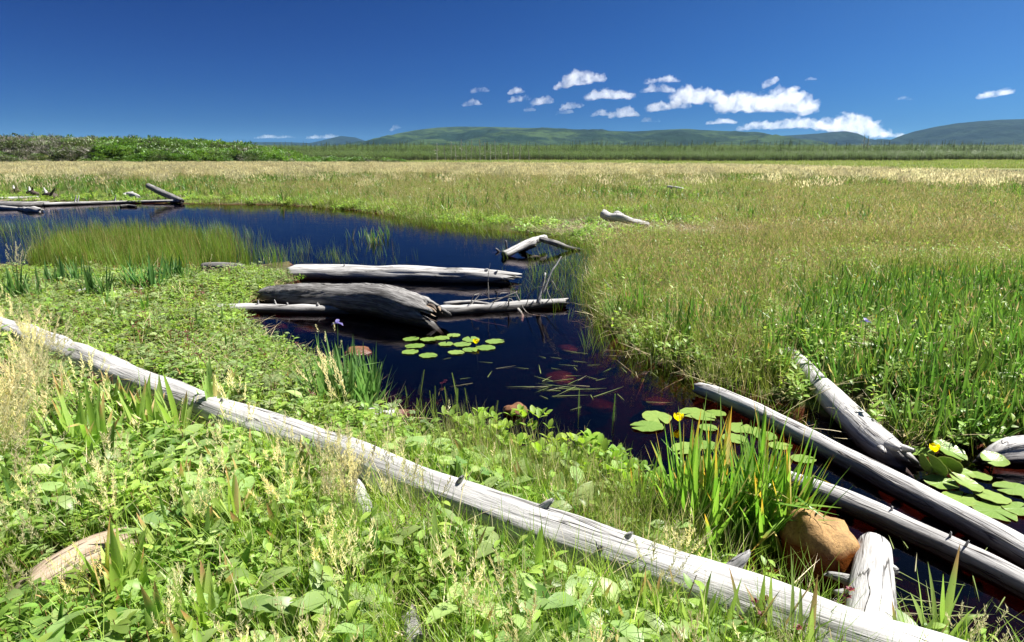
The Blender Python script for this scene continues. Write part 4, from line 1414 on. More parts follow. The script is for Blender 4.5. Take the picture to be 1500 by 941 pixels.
iris_clump('tall iris clump with orange tips standing at the water by the boulder', 1072, 788, 150, 62, .80, 'iris_tip', W=.027, lean=.20, seed=201, z=0.02, flowers=0, deep=.6)
iris_clump('iris leaves thinning out at the left side of the tall orange tipped clump', 975, 790, 100, 14, .52, 'iris_tip', W=.016, lean=.2, seed=203, z=0.02)
iris_clump('dark blue green iris clump at the near water edge by the lily pads', 514, 606, 90, 34, .60, 'iris_dark', W=.025, lean=.30, seed=202, flowers=1)
for i, (u, v, w, f, L, lb) in enumerate((
        (35, 448, 60, 8, .42, 'iris clump farthest left behind the long fallen log'), (140, 442, 45, 7, .40, 'iris clump beside the short white wood chunk'),
        (215, 428, 60, 9, .42, 'iris clump second from the right along the reed bed'), (262, 418, 50, 7, .40, 'iris clump nearest the grey log end along the reed bed'), (95, 424, 50, 6, .36, 'small iris clump between the leftmost and the wood chunk'))):
    iris_clump(lb, u, v, w, f + 3, L * 1.35, 'iris_dark', W=.034, lean=.35, seed=210 + i)
for i, (u, v, w, f, L, lb) in enumerate((
        (130, 680, 70, 6, .34, 'iris fan with wide pale leaves at left below the long log'), (235, 642, 70, 7, .30, 'iris fan with brown tips right under the long log'),
        (300, 625, 60, 5, .28, 'iris fan leaning right just below the long log'), (180, 610, 60, 4, .26, 'sparse iris fan with brown tips near the left end of the long log'),
        (345, 800, 40, 3, .26, 'lone iris fan in the middle of the leafy foreground'), (300, 948, 50, 3, .24, 'broad iris leaves cut by the bottom edge at left'), (170, 900, 60, 4, .25, 'iris fan growing beside the tan plank'))):
    iris_clump(lb, u, v, w, f + 4, L * 1.5, 'iris_pale', W=.036, lean=.45, per=(3, 5), seed=220 + i)
for i, (u, v, w, f, L, lb) in enumerate((
        (1105, 960, 40, 2, .24, 'green iris blades at the bottom left of the short white log'), (1160, 985, 60, 3, .26, 'iris blades with a brown tip before the short white log'), (1365, 965, 30, 2, .25, 'upright iris blades right of the short white log'),
        (1330, 985, 30, 1, .20, 'brown tipped iris blade at the bottom right corner'), (940, 950, 60, 2, .18, 'iris blades bent over at the bottom centre right'), (1030, 960, 50, 2, .22, 'dry brown iris blades beside the long log at the bottom'))):
    iris_clump(lb, u, v, w, f + 2, L * 1.8, 'iris_pale', W=.028, lean=.38, per=(3, 4), seed=240 + i)
for i, (u, v, w, f, L, lb, fl) in enumerate((
        (1010, 500, 70, 14, .55, 'iris clump in the right bank sedge nearest the open water', 0), (925, 470, 60, 12, .50, 'iris clump at the corner of the right bank by the pond', 0),
        (1075, 490, 60, 12, .52, 'iris clump behind the upper end of the splintered log', 0), (1430, 640, 60, 9, .40, 'iris clump with orange tips over the bank lily leaves', 0), (1495, 630, 60, 9, .42, 'orange tipped iris clump at the right edge over the rotten log', 0),
        (1280, 560, 90, 14, .42, 'broad green iris clump above the splintered log', 1), (1390, 575, 90, 14, .44, 'broad green iris clump in the middle of the right bank', 0))):
    iris_clump(lb, u, v, w, f, L, 'iris', W=.024, lean=.25, seed=260 + i, flowers=fl)


def cinquefoil(label, u, v, h, seed):
    random.seed(seed)
    p = hit(u, v)
    mb = MB()
    a = random.uniform(0, 6.28)
    top = p + Vector((.05 * math.cos(a), .05 * math.sin(a), h))
    mid = p + (top - p) * .6 + Vector((.01, 0, 0))
    stem(mb, p, mid, .004); stem(mb, mid, top, .003)
    for k in range(4):
        b = p + (top - p) * random.uniform(.3, .8)
        az = random.uniform(0, 6.28)
        for q in (-1, -.5, 0, .5, 1):
            leaf(mb, b, az + q * .7, .35, .055 * (1 - .2 * abs(q)), .016, .25, .5, n=3, m=1)
    o = link('cinquefoil', mb, [G['red_stem'], G['grey_herb']], origin=p, label=label, cat='wildflower', group='dark red marsh flowers', extra=False)
    for k in range(random.randint(2, 3)):
        f = top + Vector((random.uniform(-.035, .035), random.uniform(-.035, .035), random.uniform(-.04, .02)))
        m2 = MB()
        for q in range(6):
            leaf(m2, f, q * 1.047, .35, .020, .012, .2, .3, n=3)
        for q in range(5):
            leaf(m2, f, q * 1.257 + .4, 1.0, .012, .008, .2, -.2, n=2)
        link('flower_head', m2, [G['maroon']], parent=o, extra=False)


for i, (u, v, h, lb) in enumerate(((1235, 935, .26, 'dark red marsh flower right of the short white log by the water'), (1130, 965, .22, 'dark red marsh flower in front of the short white log'), (1150, 980, .20, 'red marsh flower lowest before the short white log'),
                                   (640, 610, .30, 'tallest dark red marsh flower over the near water edge'), (676, 668, .16, 'red marsh flower in the herbs above the long log centre'), (600, 640, .20, 'dark red marsh flower just left of the sunken log piece'),
                                   (250, 540, .16, 'dark red marsh flower in herbs above the long log at left'), (330, 560, .16, 'dark red marsh flower between the long log and the dark iris'), (265, 700, .18, 'dark red marsh flower among the leaves below the long log'), (425, 530, .15, 'dark red marsh flower left of the dark iris clump'))):
    cinquefoil(lb, u, v, h, 300 + i)

# floating straw lying on the water
mb = MB(); random.seed(5)
for k in range(17):
    u, v = random.gauss(825, 26), random.gauss(566, 6)
    p = at_z(u, v, .004)
    blade(mb, (p.x, p.y, .003 + .004 * random.random()), random.gauss(.2, .5) + (math.pi if random.random() < .5 else 0), 1.55, random.uniform(.15, .4), .008, random.uniform(-.02, .02), n=4, twist=.05)
for k in range(34):
    u, v = random.uniform(660, 1000), random.uniform(515, 600)
    p = at_z(u, v, .004)
    if signed(POND, [p.x], [p.y])[0] < -.15:
        blade(mb, (p.x, p.y, .002 + .003 * random.random()), random.uniform(0, 6.28), 1.55, random.uniform(.08, .22), .006, 0, n=3, twist=.05)
for k in range(30):
    u, v = random.uniform(1290, 1490), random.uniform(800, 935)
    p = at_z(u, v, .004)
    if signed(POND, [p.x], [p.y])[0] < -.1:
        blade(mb, (p.x, p.y, .005), random.uniform(0, 6.28), 1.5, random.uniform(.12, .3), .005, .1, n=4, twist=.05)
link('floating_straw', mb, [G['pale_grass']], label='loose straw blades floating on the dark water', cat='straw', kind='stuff', extra=False)

# ------------------------------------------------------------------ kinds of tufts for the scattered vegetation
def tuft(name, seed, count, rad, L, W, mats, lean=(0.05, .45), curve=(.1, .8), n=3, head=None, head_frac=0.0, head_size=(.1, .015), spk=0, sword=False, droop_head=True):
    random.seed(seed)
    mb = MB()
    for k in range(count):
        a = random.uniform(0, 6.28); d = rad * math.sqrt(random.random())
        az = random.uniform(0, 6.28)
        Lk = random.uniform(*L)
        hd = head is not None and random.random() < head_frac
        ln = random.uniform(*lean) * (0.4 if hd else 1)
        e, an = blade(mb, (math.cos(a) * d, math.sin(a) * d, -0.02), az, ln, Lk * (1.15 if hd else 1), random.uniform(*W) * (.5 if hd else 1), random.uniform(*curve) * (.4 if hd else 1), n=n, sword=sword, fold=.12 if sword else 0, m=0, twist=random.uniform(-.4, .4))
        if hd:
            if spk:
                dirn = Vector((math.cos(az) * math.sin(an), math.sin(az) * math.sin(an), math.cos(an)))
                for q in range(spk):
                    f = q / spk
                    b = e - dirn * head_size[0] * (1 - f)
                    spike(mb, b, random.uniform(0, 6.28), random.uniform(.2, 1.3) * (1 - .6 * f), head_size[0] * random.uniform(.15, .35), head_size[1], m=1)
            else:
                spike(mb, e - Vector((0, 0, head_size[0] * .3)), az, an + .2, head_size[0] * random.uniform(.7, 1.3), head_size[1] * random.uniform(.7, 1.3), m=1)
    return variant(name, mb, mats, smooth=False)


def fan(name, seed, blades, L, W, mat, lean=.35):
    random.seed(seed)
    mb = MB()
    az0 = random.uniform(0, 6.28)
    for f in range(2):
        bx, by = random.uniform(-.05, .05), random.uniform(-.05, .05)
        az0 = random.uniform(0, 6.28)
        for i in range(blades):
            s = (i - (blades - 1) / 2) / (blades - 1) * 2
            kink = (random.uniform(.5, .75), random.uniform(.8, 1.8)) if random.random() < .08 else None
            blade(mb, (bx + math.cos(az0) * s * .03, by + math.sin(az0) * s * .03, -.03), az0 if s >= 0 else az0 + math.pi, abs(s) * lean + random.uniform(0, .1), random.uniform(*L) * (1 - .3 * abs(s)), W * random.uniform(.8, 1.2), abs(s) * .4 + random.uniform(0, .3), n=5, sword=True, fold=.12, twist=random.uniform(-.5, .5), kink=kink)
    return variant(name, mb, [mat])


def herb(name, seed, stems, h, leaf_len, mats, whorl=False, pal=False, per=(5, 9), aspect=.45, spread=.10, droop=.6):
    random.seed(seed)
    mb = MB()
    for k in range(stems):
        a = random.uniform(0, 6.28); d = spread * math.sqrt(random.random())
        b = Vector((math.cos(a) * d, math.sin(a) * d, -.02))
        hh = random.uniform(*h)
        top = b + Vector((random.uniform(-.05, .05), random.uniform(-.05, .05), hh))
        stem(mb, b, top, .0022, m=1)
        nl = random.randint(*per)
        for i in range(nl):
            f = .25 + .75 * (i + .5) / nl
            p = b + (top - b) * f
            az = i * 2.4 + random.uniform(-.5, .5)
            L = random.uniform(*leaf_len) * (1.15 - .45 * f)
            if pal:
                pe = p + Vector((math.cos(az), math.sin(az), .5)) * L * .4
                stem(mb, p, pe, .0012, m=1)
                for q in (-1, -.5, 0, .5, 1):
                    leaf(mb, pe, az + q * .85, random.uniform(.1, .5), L * (1 - .2 * abs(q)), L * .28, .3, droop, n=3, m=0)
            else:
                leaf(mb, p, az, random.uniform(.15, .8), L, L * aspect * random.uniform(.8, 1.2), .22, random.uniform(.2, droop + .3), n=4, m=0)
    return variant(name, mb, mats)


def bogbean(name, seed):
    random.seed(seed)
    mb = MB()
    for k in range(7):
        a = random.uniform(0, 6.28); d = random.uniform(.0, .08)
        b = Vector((math.cos(a) * d, math.sin(a) * d, -.05)); top = b + Vector((random.uniform(-.05, .05), random.uniform(-.05, .05), random.uniform(.12, .26)))
        stem(mb, b, top, .003, m=1)
        az = random.uniform(0, 6.28)
        for q in range(3):
            leaf(mb, top, az + q * 2.09, random.uniform(.5, 1.1), random.uniform(.055, .085), random.uniform(.028, .04), .2, .4, n=4, blunt=True)
    return variant(name, mb, [G['bogbean'], G['red_stem']])


def maretail(name, seed):
    random.seed(seed)
    mb = MB()
    h = random.uniform(.10, .2)
    tp = Vector((random.uniform(-.03, .03), random.uniform(-.03, .03), h))
    stem(mb, (0, 0, -.1), tp, .003)
    for i in range(int(h / .010)):
        p = tp * (i * .010 / h)
        for q in range(6):
            leaf(mb, p, q * 1.05 + i, .5, .020 * (1.1 - .7 * i * .010 / h), .004, .1, -.4, n=1)
    return variant(name, mb, [G['grass']])


def spread(n, region, x0, x1, y0, y1, dens=None, pad=0.0, shore=(0.0, 1e9), zoff=-0.01, water=False, screen=True):
    """n tries in a rectangle, kept where region (function) holds"""
    x = rng.uniform(x0, x1, n); y = rng.uniform(y0, y1, n)
    if screen:
        k = np.abs(x) < VIEW_K * y + 2.2
        x, y = x[k], y[k]
    sd = signed(POND, x, y)
    k = (sd > shore[0]) & (sd < shore[1]) & clear_of(x, y, pad)
    x, y, sd = x[k], y[k], sd[k]
    if region is not None and len(x):
        k = region(x, y, sd)
        x, y = x[k], y[k]
    h = height(x, y)
    if water:
        h = np.maximum(h, -.02)
    return np.stack([x, y, h + zoff], 1)


def put(name, pts, variants, s=(.8, 1.2), tilt=.12, label='', cat='', squash=None, taper=None):
    N = len(pts)
    sc = rng.uniform(s[0], s[1], N)
    if taper is not None:
        sc = sc * taper(pts[:, 0], pts[:, 1])
    return scatter(name, pts, rng.uniform(0, 6.283, N), rng.normal(0, tilt, (N, 2)), sc, variants, label, cat)


def is_near(x, y):
    return signed(NEAR_POLY, x, y) < 0.02


def low_front(x, y):
    """plants stay a little lower right at the viewer's feet"""
    return (0.85 + 0.15 * sstep(1.9, 4.0, y)) * (.95 + .35 * wav(x, y, 2.8, 15))


def uv(x, y):
    return project(x, y, np.full_like(x, .1))


def patchy(x, y, s, seed, lo, hi):
    return sstep(lo, hi, wav(x, y, s, seed))


def chance(p):
    return rng.random(p.shape) < p


# ---- near bank ------------------------------------------------------
VH = [herb('herb_a%d' % i, 400 + i, 4, (.09, .20), (.05, .085), [G['herb'], G['red_stem']], per=(5, 8)) for i in range(5)]
VP = [herb('herb_p%d' % i, 420 + i, 3, (.10, .20), (.05, .075), [G['grey_herb'], G['red_stem']], pal=True, per=(3, 5)) for i in range(5)]
VB = [herb('herb_b%d' % i, 440 + i, 2, (.08, .18), (.10, .17), [G['broad'], G['red_stem']], per=(3, 5), aspect=.55) for i in range(4)]
VGf = [tuft('grass_f%d' % i, 460 + i, 26, .07, (.16, .34), (.003, .006), [G['grass']], lean=(.05, .5), curve=(.2, 1.1), n=4) for i in range(5)]
VPale = [tuft('pale_%d' % i, 480 + i, 30, .08, (.20, .38), (.0025, .004), [G['pale_grass'], G['pale_head']], lean=(.05, .4), curve=(.2, .9), n=4, head=1, head_frac=.55, head_size=(.10, .0042), spk=20) for i in range(4)]
VStraw = [tuft('straw_%d' % i, 490 + i, 5, .06, (.22, .36), (.003, .005), [G['pale_grass'], G['pale_head']], lean=(.05, .4), curve=(.1, .5), n=4, head=1, head_frac=.6, head_size=(.07, .005), spk=12) for i in range(3)]

NB = dict(x0=-9, x1=3.2, y0=1.2, y1=10.5)


def reg_herb(x, y, sd):
    u, v = uv(x, y)
    p = np.where((u > 620) & (v > 700), .85, 1.0)
    return is_near(x, y) & chance(p * (0.75 + .25 * patchy(x, y, 1.7, 11, -.3, .3)))


put('leafy_herbs', spread(15000, reg_herb, pad=.09, shore=(.03, 99), **NB), VH, (.7, 1.2), .15, 'low bright green leafy herbs covering the near bank', 'herbs', taper=low_front)


def reg_pal(x, y, sd):
    u, v = uv(x, y)
    return is_near(x, y) & chance(np.where(v < 600, .95, .45) * (0.5 + .5 * patchy(x, y, 1.3, 12, -.4, .4)))


put('cinquefoil_herbs', spread(8000, reg_pal, pad=.08, shore=(.02, 99), **NB), VP, (.8, 1.25), .15, 'grey green fingered leaves mixed through the near bank', 'herbs', taper=low_front)


def reg_broad(x, y, sd):
    u, v = uv(x, y)
    return is_near(x, y) & (v > 600) & chance(np.where((u < 700), .5, .2) * patchy(x, y, 2.0, 13, -.5, .5))


put('broad_leaf_herbs', spread(5200, reg_broad, pad=.12, shore=(.1, 99), **NB), VB, (.7, 1.1), .2, 'broad pale leaves in the bright foreground', 'herbs', taper=low_front)


def reg_grass(x, y, sd):
    u, v = uv(x, y)
    p = np.where(v > 780, .9, np.where(v > 690, .45, .20)) * np.where(u < 380, .55, 1.0)
    return is_near(x, y) & chance(p)


put('near_grass', spread(13000, reg_grass, pad=.025, shore=(.02, 99), **NB), VGf, (.7, 1.15), .15, 'fresh green grass blades along the near bank', 'grass', taper=low_front)


def reg_pale(x, y, sd):
    u, v = uv(x, y)
    p = .9 * np.exp(-(((u - 500) / 75) ** 2 + ((v - 815) / 75) ** 2)) + .95 * np.exp(-(((u + 10) / 65) ** 2 + ((v - 700) / 130) ** 2)) + .06 * (v > 840) + .015 * (v > 600)
    return is_near(x, y) & chance(np.clip(p, 0, 1))


put('pale_grass', spread(8000, reg_pale, pad=.02, shore=(.05, 99), **NB), VPale, (.75, 1.15), .15, 'feathery pale grass with straw coloured tops in the foreground', 'grass', taper=low_front)
put('dry_stalks', spread(600, lambda x, y, sd: is_near(x, y) & chance(np.where(uv(x, y)[1] > 700, .6, .12)), pad=.01, shore=(.03, 99), **NB), VStraw, (.7, 1.2), .2, 'dry straw coloured seed stalks in the near bank', 'grass', taper=low_front)

FR = dict(x0=-3.4, x1=2.6, y0=1.1, y1=3.6)
put('foreground_herbs', spread(4200, lambda x, y, sd: is_near(x, y) & chance(np.where(uv(x, y)[0] < 620, .95, .7)), pad=.14, shore=(.05, 99), **FR), VH[:3] + VB[:2], (.8, 1.3), .2, 'lush pale green leaves right at the front of the bank', 'herbs')
put('foreground_grass', spread(1700, lambda x, y, sd: is_near(x, y) & chance(np.where(uv(x, y)[0] > 380, .95, .3)), pad=.04, shore=(.05, 99), **FR), VGf, (.8, 1.25), .2, 'long fresh grass at the front of the bank', 'grass')
put('bank_iris', spread(1500, lambda x, y, sd: is_near(x, y) & chance(.22 + .55 * patchy(x, y, 1.1, 16, -.1, .4)), pad=.10, shore=(.1, 99), **NB), [fan('iris_n%d' % i, 610 + i, 4, (.22, .38), .028, G['iris_pale' if i % 2 else 'iris']) for i in range(4)], (.7, 1.2), .2, 'single iris fans scattered through the near bank', 'iris')
VRed = []
for i in range(3):
    random.seed(900 + i); mb = MB()
    for k in range(2):
        b = Vector((random.uniform(-.04, .04), random.uniform(-.04, .04), 0)); t_ = b + Vector((random.uniform(-.05, .05), random.uniform(-.05, .05), random.uniform(.18, .28)))
        stem(mb, b, t_, .003, m=1)
        for q in range(9):
            leaf(mb, t_ + Vector((random.uniform(-.02, .02), random.uniform(-.02, .02), random.uniform(-.03, .02))), random.uniform(0, 6.28), random.uniform(0, 1.2), .022, .012, .2, .3, n=2)
    VRed.append(variant('red_%d' % i, mb, [G['maroon'], G['red_stem']]))
put('red_marsh_flowers', spread(700, lambda x, y, sd: is_near(x, y) & chance(.5 * (uv(x, y)[1] < 640)), pad=.06, shore=(.05, 99), **NB), VRed, (.8, 1.1), .2, 'scattered dark red marsh flowers above the bank herbs', 'wildflowers')
put('foreground_iris', spread(420, lambda x, y, sd: is_near(x, y) & chance(.35 + .6 * patchy(x, y, 2.4, 17, -.1, .3)), pad=.10, shore=(.05, 99), **FR), [fan('iris_w%d' % i, 615 + i, 4, (.24, .40), .034, G['iris_pale' if i % 2 else 'iris']) for i in range(4)], (.7, 1.15), .3, 'wide sword shaped leaves standing in the foreground tangle', 'iris')
VTh = [tuft('thatch_%d' % i, 495 + i, 14, .14, (.12, .30), (.003, .006), [G['dead'], G['dead']], lean=(1.15, 1.6), curve=(-.2, .3), n=3) for i in range(4)]
put('fallen_thatch', spread(3200, lambda x, y, sd: is_near(x, y), pad=.01, shore=(.03, 99), zoff=.05, **NB), VTh, (.8, 1.3), .25, 'dead bleached stalks fallen through the near bank plants', 'dead grass')
put('bank_thatch', spread(4200, lambda x, y, sd: ~is_near(x, y), pad=.01, shore=(-.05, 99), zoff=.06, x0=.5, x1=16, y0=4.2, y1=18), VTh, (1.0, 1.8), .3, 'dead bleached stalks fallen in the right bank sedge', 'dead grass')
# near water edge: thin sedges and bogbean, before the long log
VSn = [tuft('sedge_n%d' % i, 500 + i, 30, .08, (.20, .42), (.003, .006), [G['sedge'], G['sedge_head']], lean=(.03, .35), curve=(.05, .6), n=4, head=1, head_frac=.03, head_size=(.03, .006)) for i in range(6)]


def reg_edge(x, y, sd):
    u, v = uv(x, y)
    return is_near(x, y) & (u > 640) & (u < 1065) & chance(np.where(u > 880, .8, .3) * (.4 + .6 * patchy(x, y, 6, 22, -.3, .3)))


put('shore_sedge', spread(5200, reg_edge, pad=.01, shore=(-.06, .55), zoff=-.01, water=True, x0=-1.2, x1=2.2, y0=2.3, y1=6), VSn, (.8, 1.2), .12, 'thin upright sedge at the near waterline', 'sedge')
BOG = [(660, 640), (700, 612), (740, 604), (800, 604), (890, 612), (905, 660), (925, 700), (985, 735), (940, 775), (850, 745), (760, 700), (690, 672)]
put('bogbean_leaves', spread(3000, lambda x, y, sd: inside(BOG, x, y, .03) & chance(np.where(sd < 0, .08 + .8 * patchy(x, y, 5, 21, -.2, .3), .9)), pad=.02, shore=(-.45, 1.2), zoff=0, water=True, x0=-1.6, x1=1.6, y0=2.6, y1=7),
    [bogbean('bog_%d' % i, 520 + i) for i in range(5)], (.7, 1.1), .1, 'thick bright bogbean leaves standing at the near waterline', 'bogbean')
put('mares_tail_shoots', spread(1500, lambda x, y, sd: chance(np.clip(np.exp(-(((uv(x, y)[0] - 665) / 60) ** 2 + ((uv(x, y)[1] - 585) / 22) ** 2)) * .5 + .10 * np.exp(-(((uv(x, y)[0] - 850) / 50) ** 2 + ((uv(x, y)[1] - 585) / 15) ** 2)), 0, 1)), shore=(-1.2, .05), zoff=0, water=True, x0=-1.6, x1=1.6, y0=4, y1=7.5),
    [maretail('mare_%d' % i, 530 + i) for i in range(4)], (.6, 1.2), .1, 'small green bottle brush shoots rising from the water', 'water plants')

# ---- the reed bed in the water at the left ---------------------------
VR = [tuft('reed_%d' % i, 540 + i, 26, .16, (.36, .60), (.005, .009), [G['reed']], lean=(.02, .22), curve=(.02, .35), n=4) for i in range(6)]
REED = [(45, 385), (60, 366), (110, 352), (200, 346), (280, 346), (330, 354), (370, 370), (400, 390), (405, 402), (300, 412), (180, 416), (90, 408)]
REED_T = [(-200, 400), (-200, 338), (0, 330), (150, 322), (330, 338), (430, 352), (520, 372), (480, 384), (425, 398), (300, 410), (0, 410)]


def reg_reed(x, y, sd):
    return chance(sstep(.15, -.8, signed(poly_px(REED, 0), x, y) + .5 * wav(x, y, 2.2, 33)) * (.45 + .5 * patchy(x, y, 1.5, 31, -.4, .2)))


pts_r = spread(4200, reg_reed, shore=(-9, .4), zoff=0, water=True, x0=-10, x1=-2, y0=8, y1=18)
put('reed_bed', pts_r, VR, (.6, 1.15), .10, 'dense green reed bed standing in the shallow water at left', 'reeds')
VRs = [tuft('reed_s%d' % i, 550 + i, 7, .18, (.25, .5), (.004, .007), [G['reed']], lean=(.02, .4), curve=(.02, .5), n=3) for i in range(4)]
put('thin_reeds', spread(5000, lambda x, y, sd: (signed(poly_px(REED_T, 0), x, y) < 0) & chance((.10 + .55 * patchy(x, y, .9, 32, -.2, .5)) * np.where(uv(x, y)[0] > 400, .12, 1)), shore=(-9, .2), zoff=0, water=True, x0=-16, x1=-1.5, y0=9, y1=22), VRs, (.7, 1.1), .1, 'thin scattered reeds around the left reed bed', 'reeds')


def reg_emer(x, y, sd):
    u, v = uv(x, y)
    p = .9 * ((u > 560) & (u < 900) & (v > 318) & (v < 352)) * sstep(-1.5, -.1, sd) + .5 * np.exp(-(((u - 850) / 40) ** 2 + ((v - 395) / 35) ** 2)) + .14 * np.exp(-(((u - 520) / 80) ** 2 + ((v - 374) / 11) ** 2)) + .25 * np.exp(-(((u - 800) / 35) ** 2 + ((v - 410) / 30) ** 2))
    p = p + .6 * sstep(-.6, 0, sd) * (u > 850) + .05 * (u > 400) * (v < 380) * sstep(-2.2, 0, sd)
    return chance(np.clip(p, 0, 1))


put('emergent_sedge', spread(16000, reg_emer, shore=(-2.2, .05), zoff=0, water=True, x0=-6, x1=5, y0=4.5, y1=21), VRs, (.45, .9), .2, 'sparse sedge shoots rising through the pond surface', 'sedge')
VSh = [tuft('shoot_%d' % i, 560 + i, 6, .12, (.2, .42), (.012, .02), [G['iris']], lean=(.05, .4), curve=(.05, .4), n=4, sword=True) for i in range(3)]
put('pond_shoots', spread(2500, lambda x, y, sd: chance(.10 * np.exp(-(((uv(x, y)[0] - 545) / 40) ** 2 + ((uv(x, y)[1] - 348) / 7) ** 2))), shore=(-9, -.2), zoff=0, water=True, x0=-5, x1=0, y0=11, y1=18), VSh, (.8, 1.1), .1, 'few green shoots standing in the open pond', 'water plants')

# ---- right bank, near ------------------------------------------------
VSm = [tuft('sedge_m%d' % i, 580 + i, 30, .13, (.22, .44), (.004, .008), [G['sedge'], G['sedge_head']], lean=(.03, .45), curve=(.05, .7), n=3, head=1, head_frac=.25, head_size=(.05, .007)) for i in range(6)]
VIf = [fan('iris_f%d' % i, 600 + i, 5, (.32, .48), .022, G['iris']) for i in range(6)]
VIlow = [herb('herb_l%d' % i, 620 + i, 3, (.12, .26), (.06, .09), [G['herb'], G['red_stem']], per=(4, 7)) for i in range(4)]
IRIS = [(1150, 560), (1120, 490), (1170, 440), (1290, 420), (1500, 405), (1900, 395), (2500, 480), (2500, 800), (1520, 655), (1400, 668), (1300, 655), (1230, 620)]
RB = dict(x0=.5, x1=15, y0=4.2, y1=14.5)


def ragged(x, y):
    return 1.0 + .28 * wav(x, y, 1.1, 45) + .22 * wav(x, y, 3.1, 46)


def reg_ifield(x, y, sd):
    ins = signed(poly_px(IRIS, .08), x, y)
    return ~is_near(x, y) & chance(np.clip(.85 * sstep(.4, -.5, ins) * (.55 + .45 * patchy(x, y, 1.6, 41, -.3, .3)) + .10 * patchy(x, y, 1.4, 42, .1, .4), 0, 1))


put('iris_field', spread(14000, reg_ifield, pad=.02, shore=(.0, 99), **RB), VIf, (.75, 1.15), .12, 'green iris leaves filling the near right bank', 'iris')


def reg_sedge_m(x, y, sd):
    ins = signed(poly_px(IRIS, .08), x, y)
    return ~is_near(x, y) & chance(np.clip(.9 * sstep(-.6, .3, ins) + .10, 0, 1) * (.45 + .55 * patchy(x, y, 1.9, 47, -.4, .2)))


put('bank_sedge', spread(11000, reg_sedge_m, pad=.01, shore=(-.03, 99), **RB), VSm, (.55, 1.2), .2, 'olive and straw coloured sedge on the right bank', 'sedge', taper=ragged)
put('bank_herbs', spread(9000, lambda x, y, sd: ~is_near(x, y) & chance(.35 + .6 * patchy(x, y, 1.2, 43, -.2, .4)), pad=.02, shore=(.05, 99), **RB), VIlow, (.8, 1.3), .15, 'low leafy plants under the sedge of the right bank', 'herbs')

LOW = [tuple(at_z(u, v, .1)[:2]) + (r,) for u, v, r in ((915, 336, 2.0), (890, 330, 1.6), (950, 338, 1.8), (190, 293, 2.2), (24, 286, 1.8), (48, 288, 1.6), (74, 292, 1.2), (240, 296, 1.5), (990, 281, 2.2), (785, 343, 1.0))]


def low_spots(x, y):
    k = np.ones(x.shape)
    for a, b, r in LOW:
        k *= 1 - .68 * np.exp(-((x - a) ** 2 + ((y - b) / 1.6) ** 2) / r ** 2)
    return k


# ---- meadow, middle distance ------------------------------------------
VSf = [tuft('sedge_d%d' % i, 640 + i, 60, .36, (.18, .40), (.008, .014), [G['sedge'], G['sedge_head']], lean=(.03, .75), curve=(.05, .9), n=3, head=1, head_frac=.18, head_size=(.06, .010)) for i in range(6)]
VIm = [fan('iris_m%d' % i, 660 + i, 5, (.34, .50), .034, G['iris']) for i in range(4)]
VLm = [herb('herb_m%d' % i, 670 + i, 9, (.08, .26), (.08, .14), [G['herb'], G['red_stem']], per=(4, 6), spread=.3) for i in range(4)]
MD = dict(x0=-45, x1=45, y0=13, y1=48)


def off_hill(x, y):
    return hummock(x, y) < .12


put('meadow_sedge', spread(46000, lambda x, y, sd: ~is_near(x, y) & chance(np.clip(1.15 - y / 60, .3, 1) * (.5 + .5 * patchy(x, y, .9, 54, -.4, .2)) * (1 - .75 * sstep(24, 30, y) * patchy(x, y, .22, 52, -.15, .3))), shore=(-.1, 1e9), **MD), VSf, (.6, 1.25), .16, 'olive and tan sedge meadow in the middle distance', 'sedge meadow', taper=lambda x, y: low_spots(x, y) * ragged(x, y))
put('meadow_iris', spread(30000, lambda x, y, sd: ~is_near(x, y) & chance(.25 * patchy(x, y, .5, 51, .05, .35) + sstep(24, 30, y) * .75 * patchy(x, y, .22, 52, -.15, .3)), shore=(.2, 1e9), x0=-55, x1=55, y0=13, y1=60), VIm, (.95, 1.45), .12, 'patches of iris leaves out in the meadow', 'iris', taper=low_spots)
put('meadow_herbs', spread(22000, lambda x, y, sd: ~is_near(x, y) & chance(.55 * patchy(x, y, .7, 53, -.1, .35) + .9 * (sd < 1.6) * (y < 32)), shore=(.0, 1e9), **MD), VLm, (.7, 1.15), .15, 'leafy green plants through the meadow and its pond edge', 'herbs')
VTan = [tuft('tan_%d' % i, 680 + i, 80, .5, (.32, .55), (.010, .018), [G['tan_grass'], G['tan_head']], lean=(.03, .35), curve=(.05, .5), n=3, head=1, head_frac=.6, head_size=(.17, .035)) for i in range(5)]


def reg_tan(x, y, sd):
    lk = np.minimum(signed(LAKE, x, y), signed(LAKE2, x, y))
    ymax = np.interp(x / np.maximum(y, 1), [-.75, -.27, .3, .56, .75], [112, 92, 74, 52, 43]) + 2 * wav(x, y, .2, 63)
    p = sstep(44, 60, y + 8 * wav(x, y, .16, 61) + 18 * sstep(.40, .66, x / np.maximum(y, 1))) * (.45 + .45 * patchy(x, y, .3, 62, -.4, .4)) * (y < ymax) + .03 * (y < ymax)
    return off_hill(x, y) & (lk > .8) & chance(np.clip(p, 0, 1))


put('tan_meadow_grass', spread(60000, reg_tan, shore=(1, 1e9), x0=-100, x1=80, y0=30, y1=114), VTan, (.8, 1.1), .08, 'broad band of ripe tan grass across the far marsh', 'tall grass')
VGm = [tuft('meadow_g%d' % i, 700 + i, 70, 1.1, (.18, .32), (.02, .04), [G['sedge']], lean=(.1, .6), curve=(.1, .8), n=2) for i in range(3)]
put('far_meadow_grass', spread(30000, lambda x, y, sd: off_hill(x, y) & (np.minimum(signed(LAKE, x, y), signed(LAKE2, x, y)) > 2.5) & ~((x > .50 * y) & (y < 72)), shore=(1, 1e9), x0=-180, x1=180, y0=56, y1=190), VGm, (.8, 1.3), .08, 'bright green wet meadow in front of the forest', 'grass')

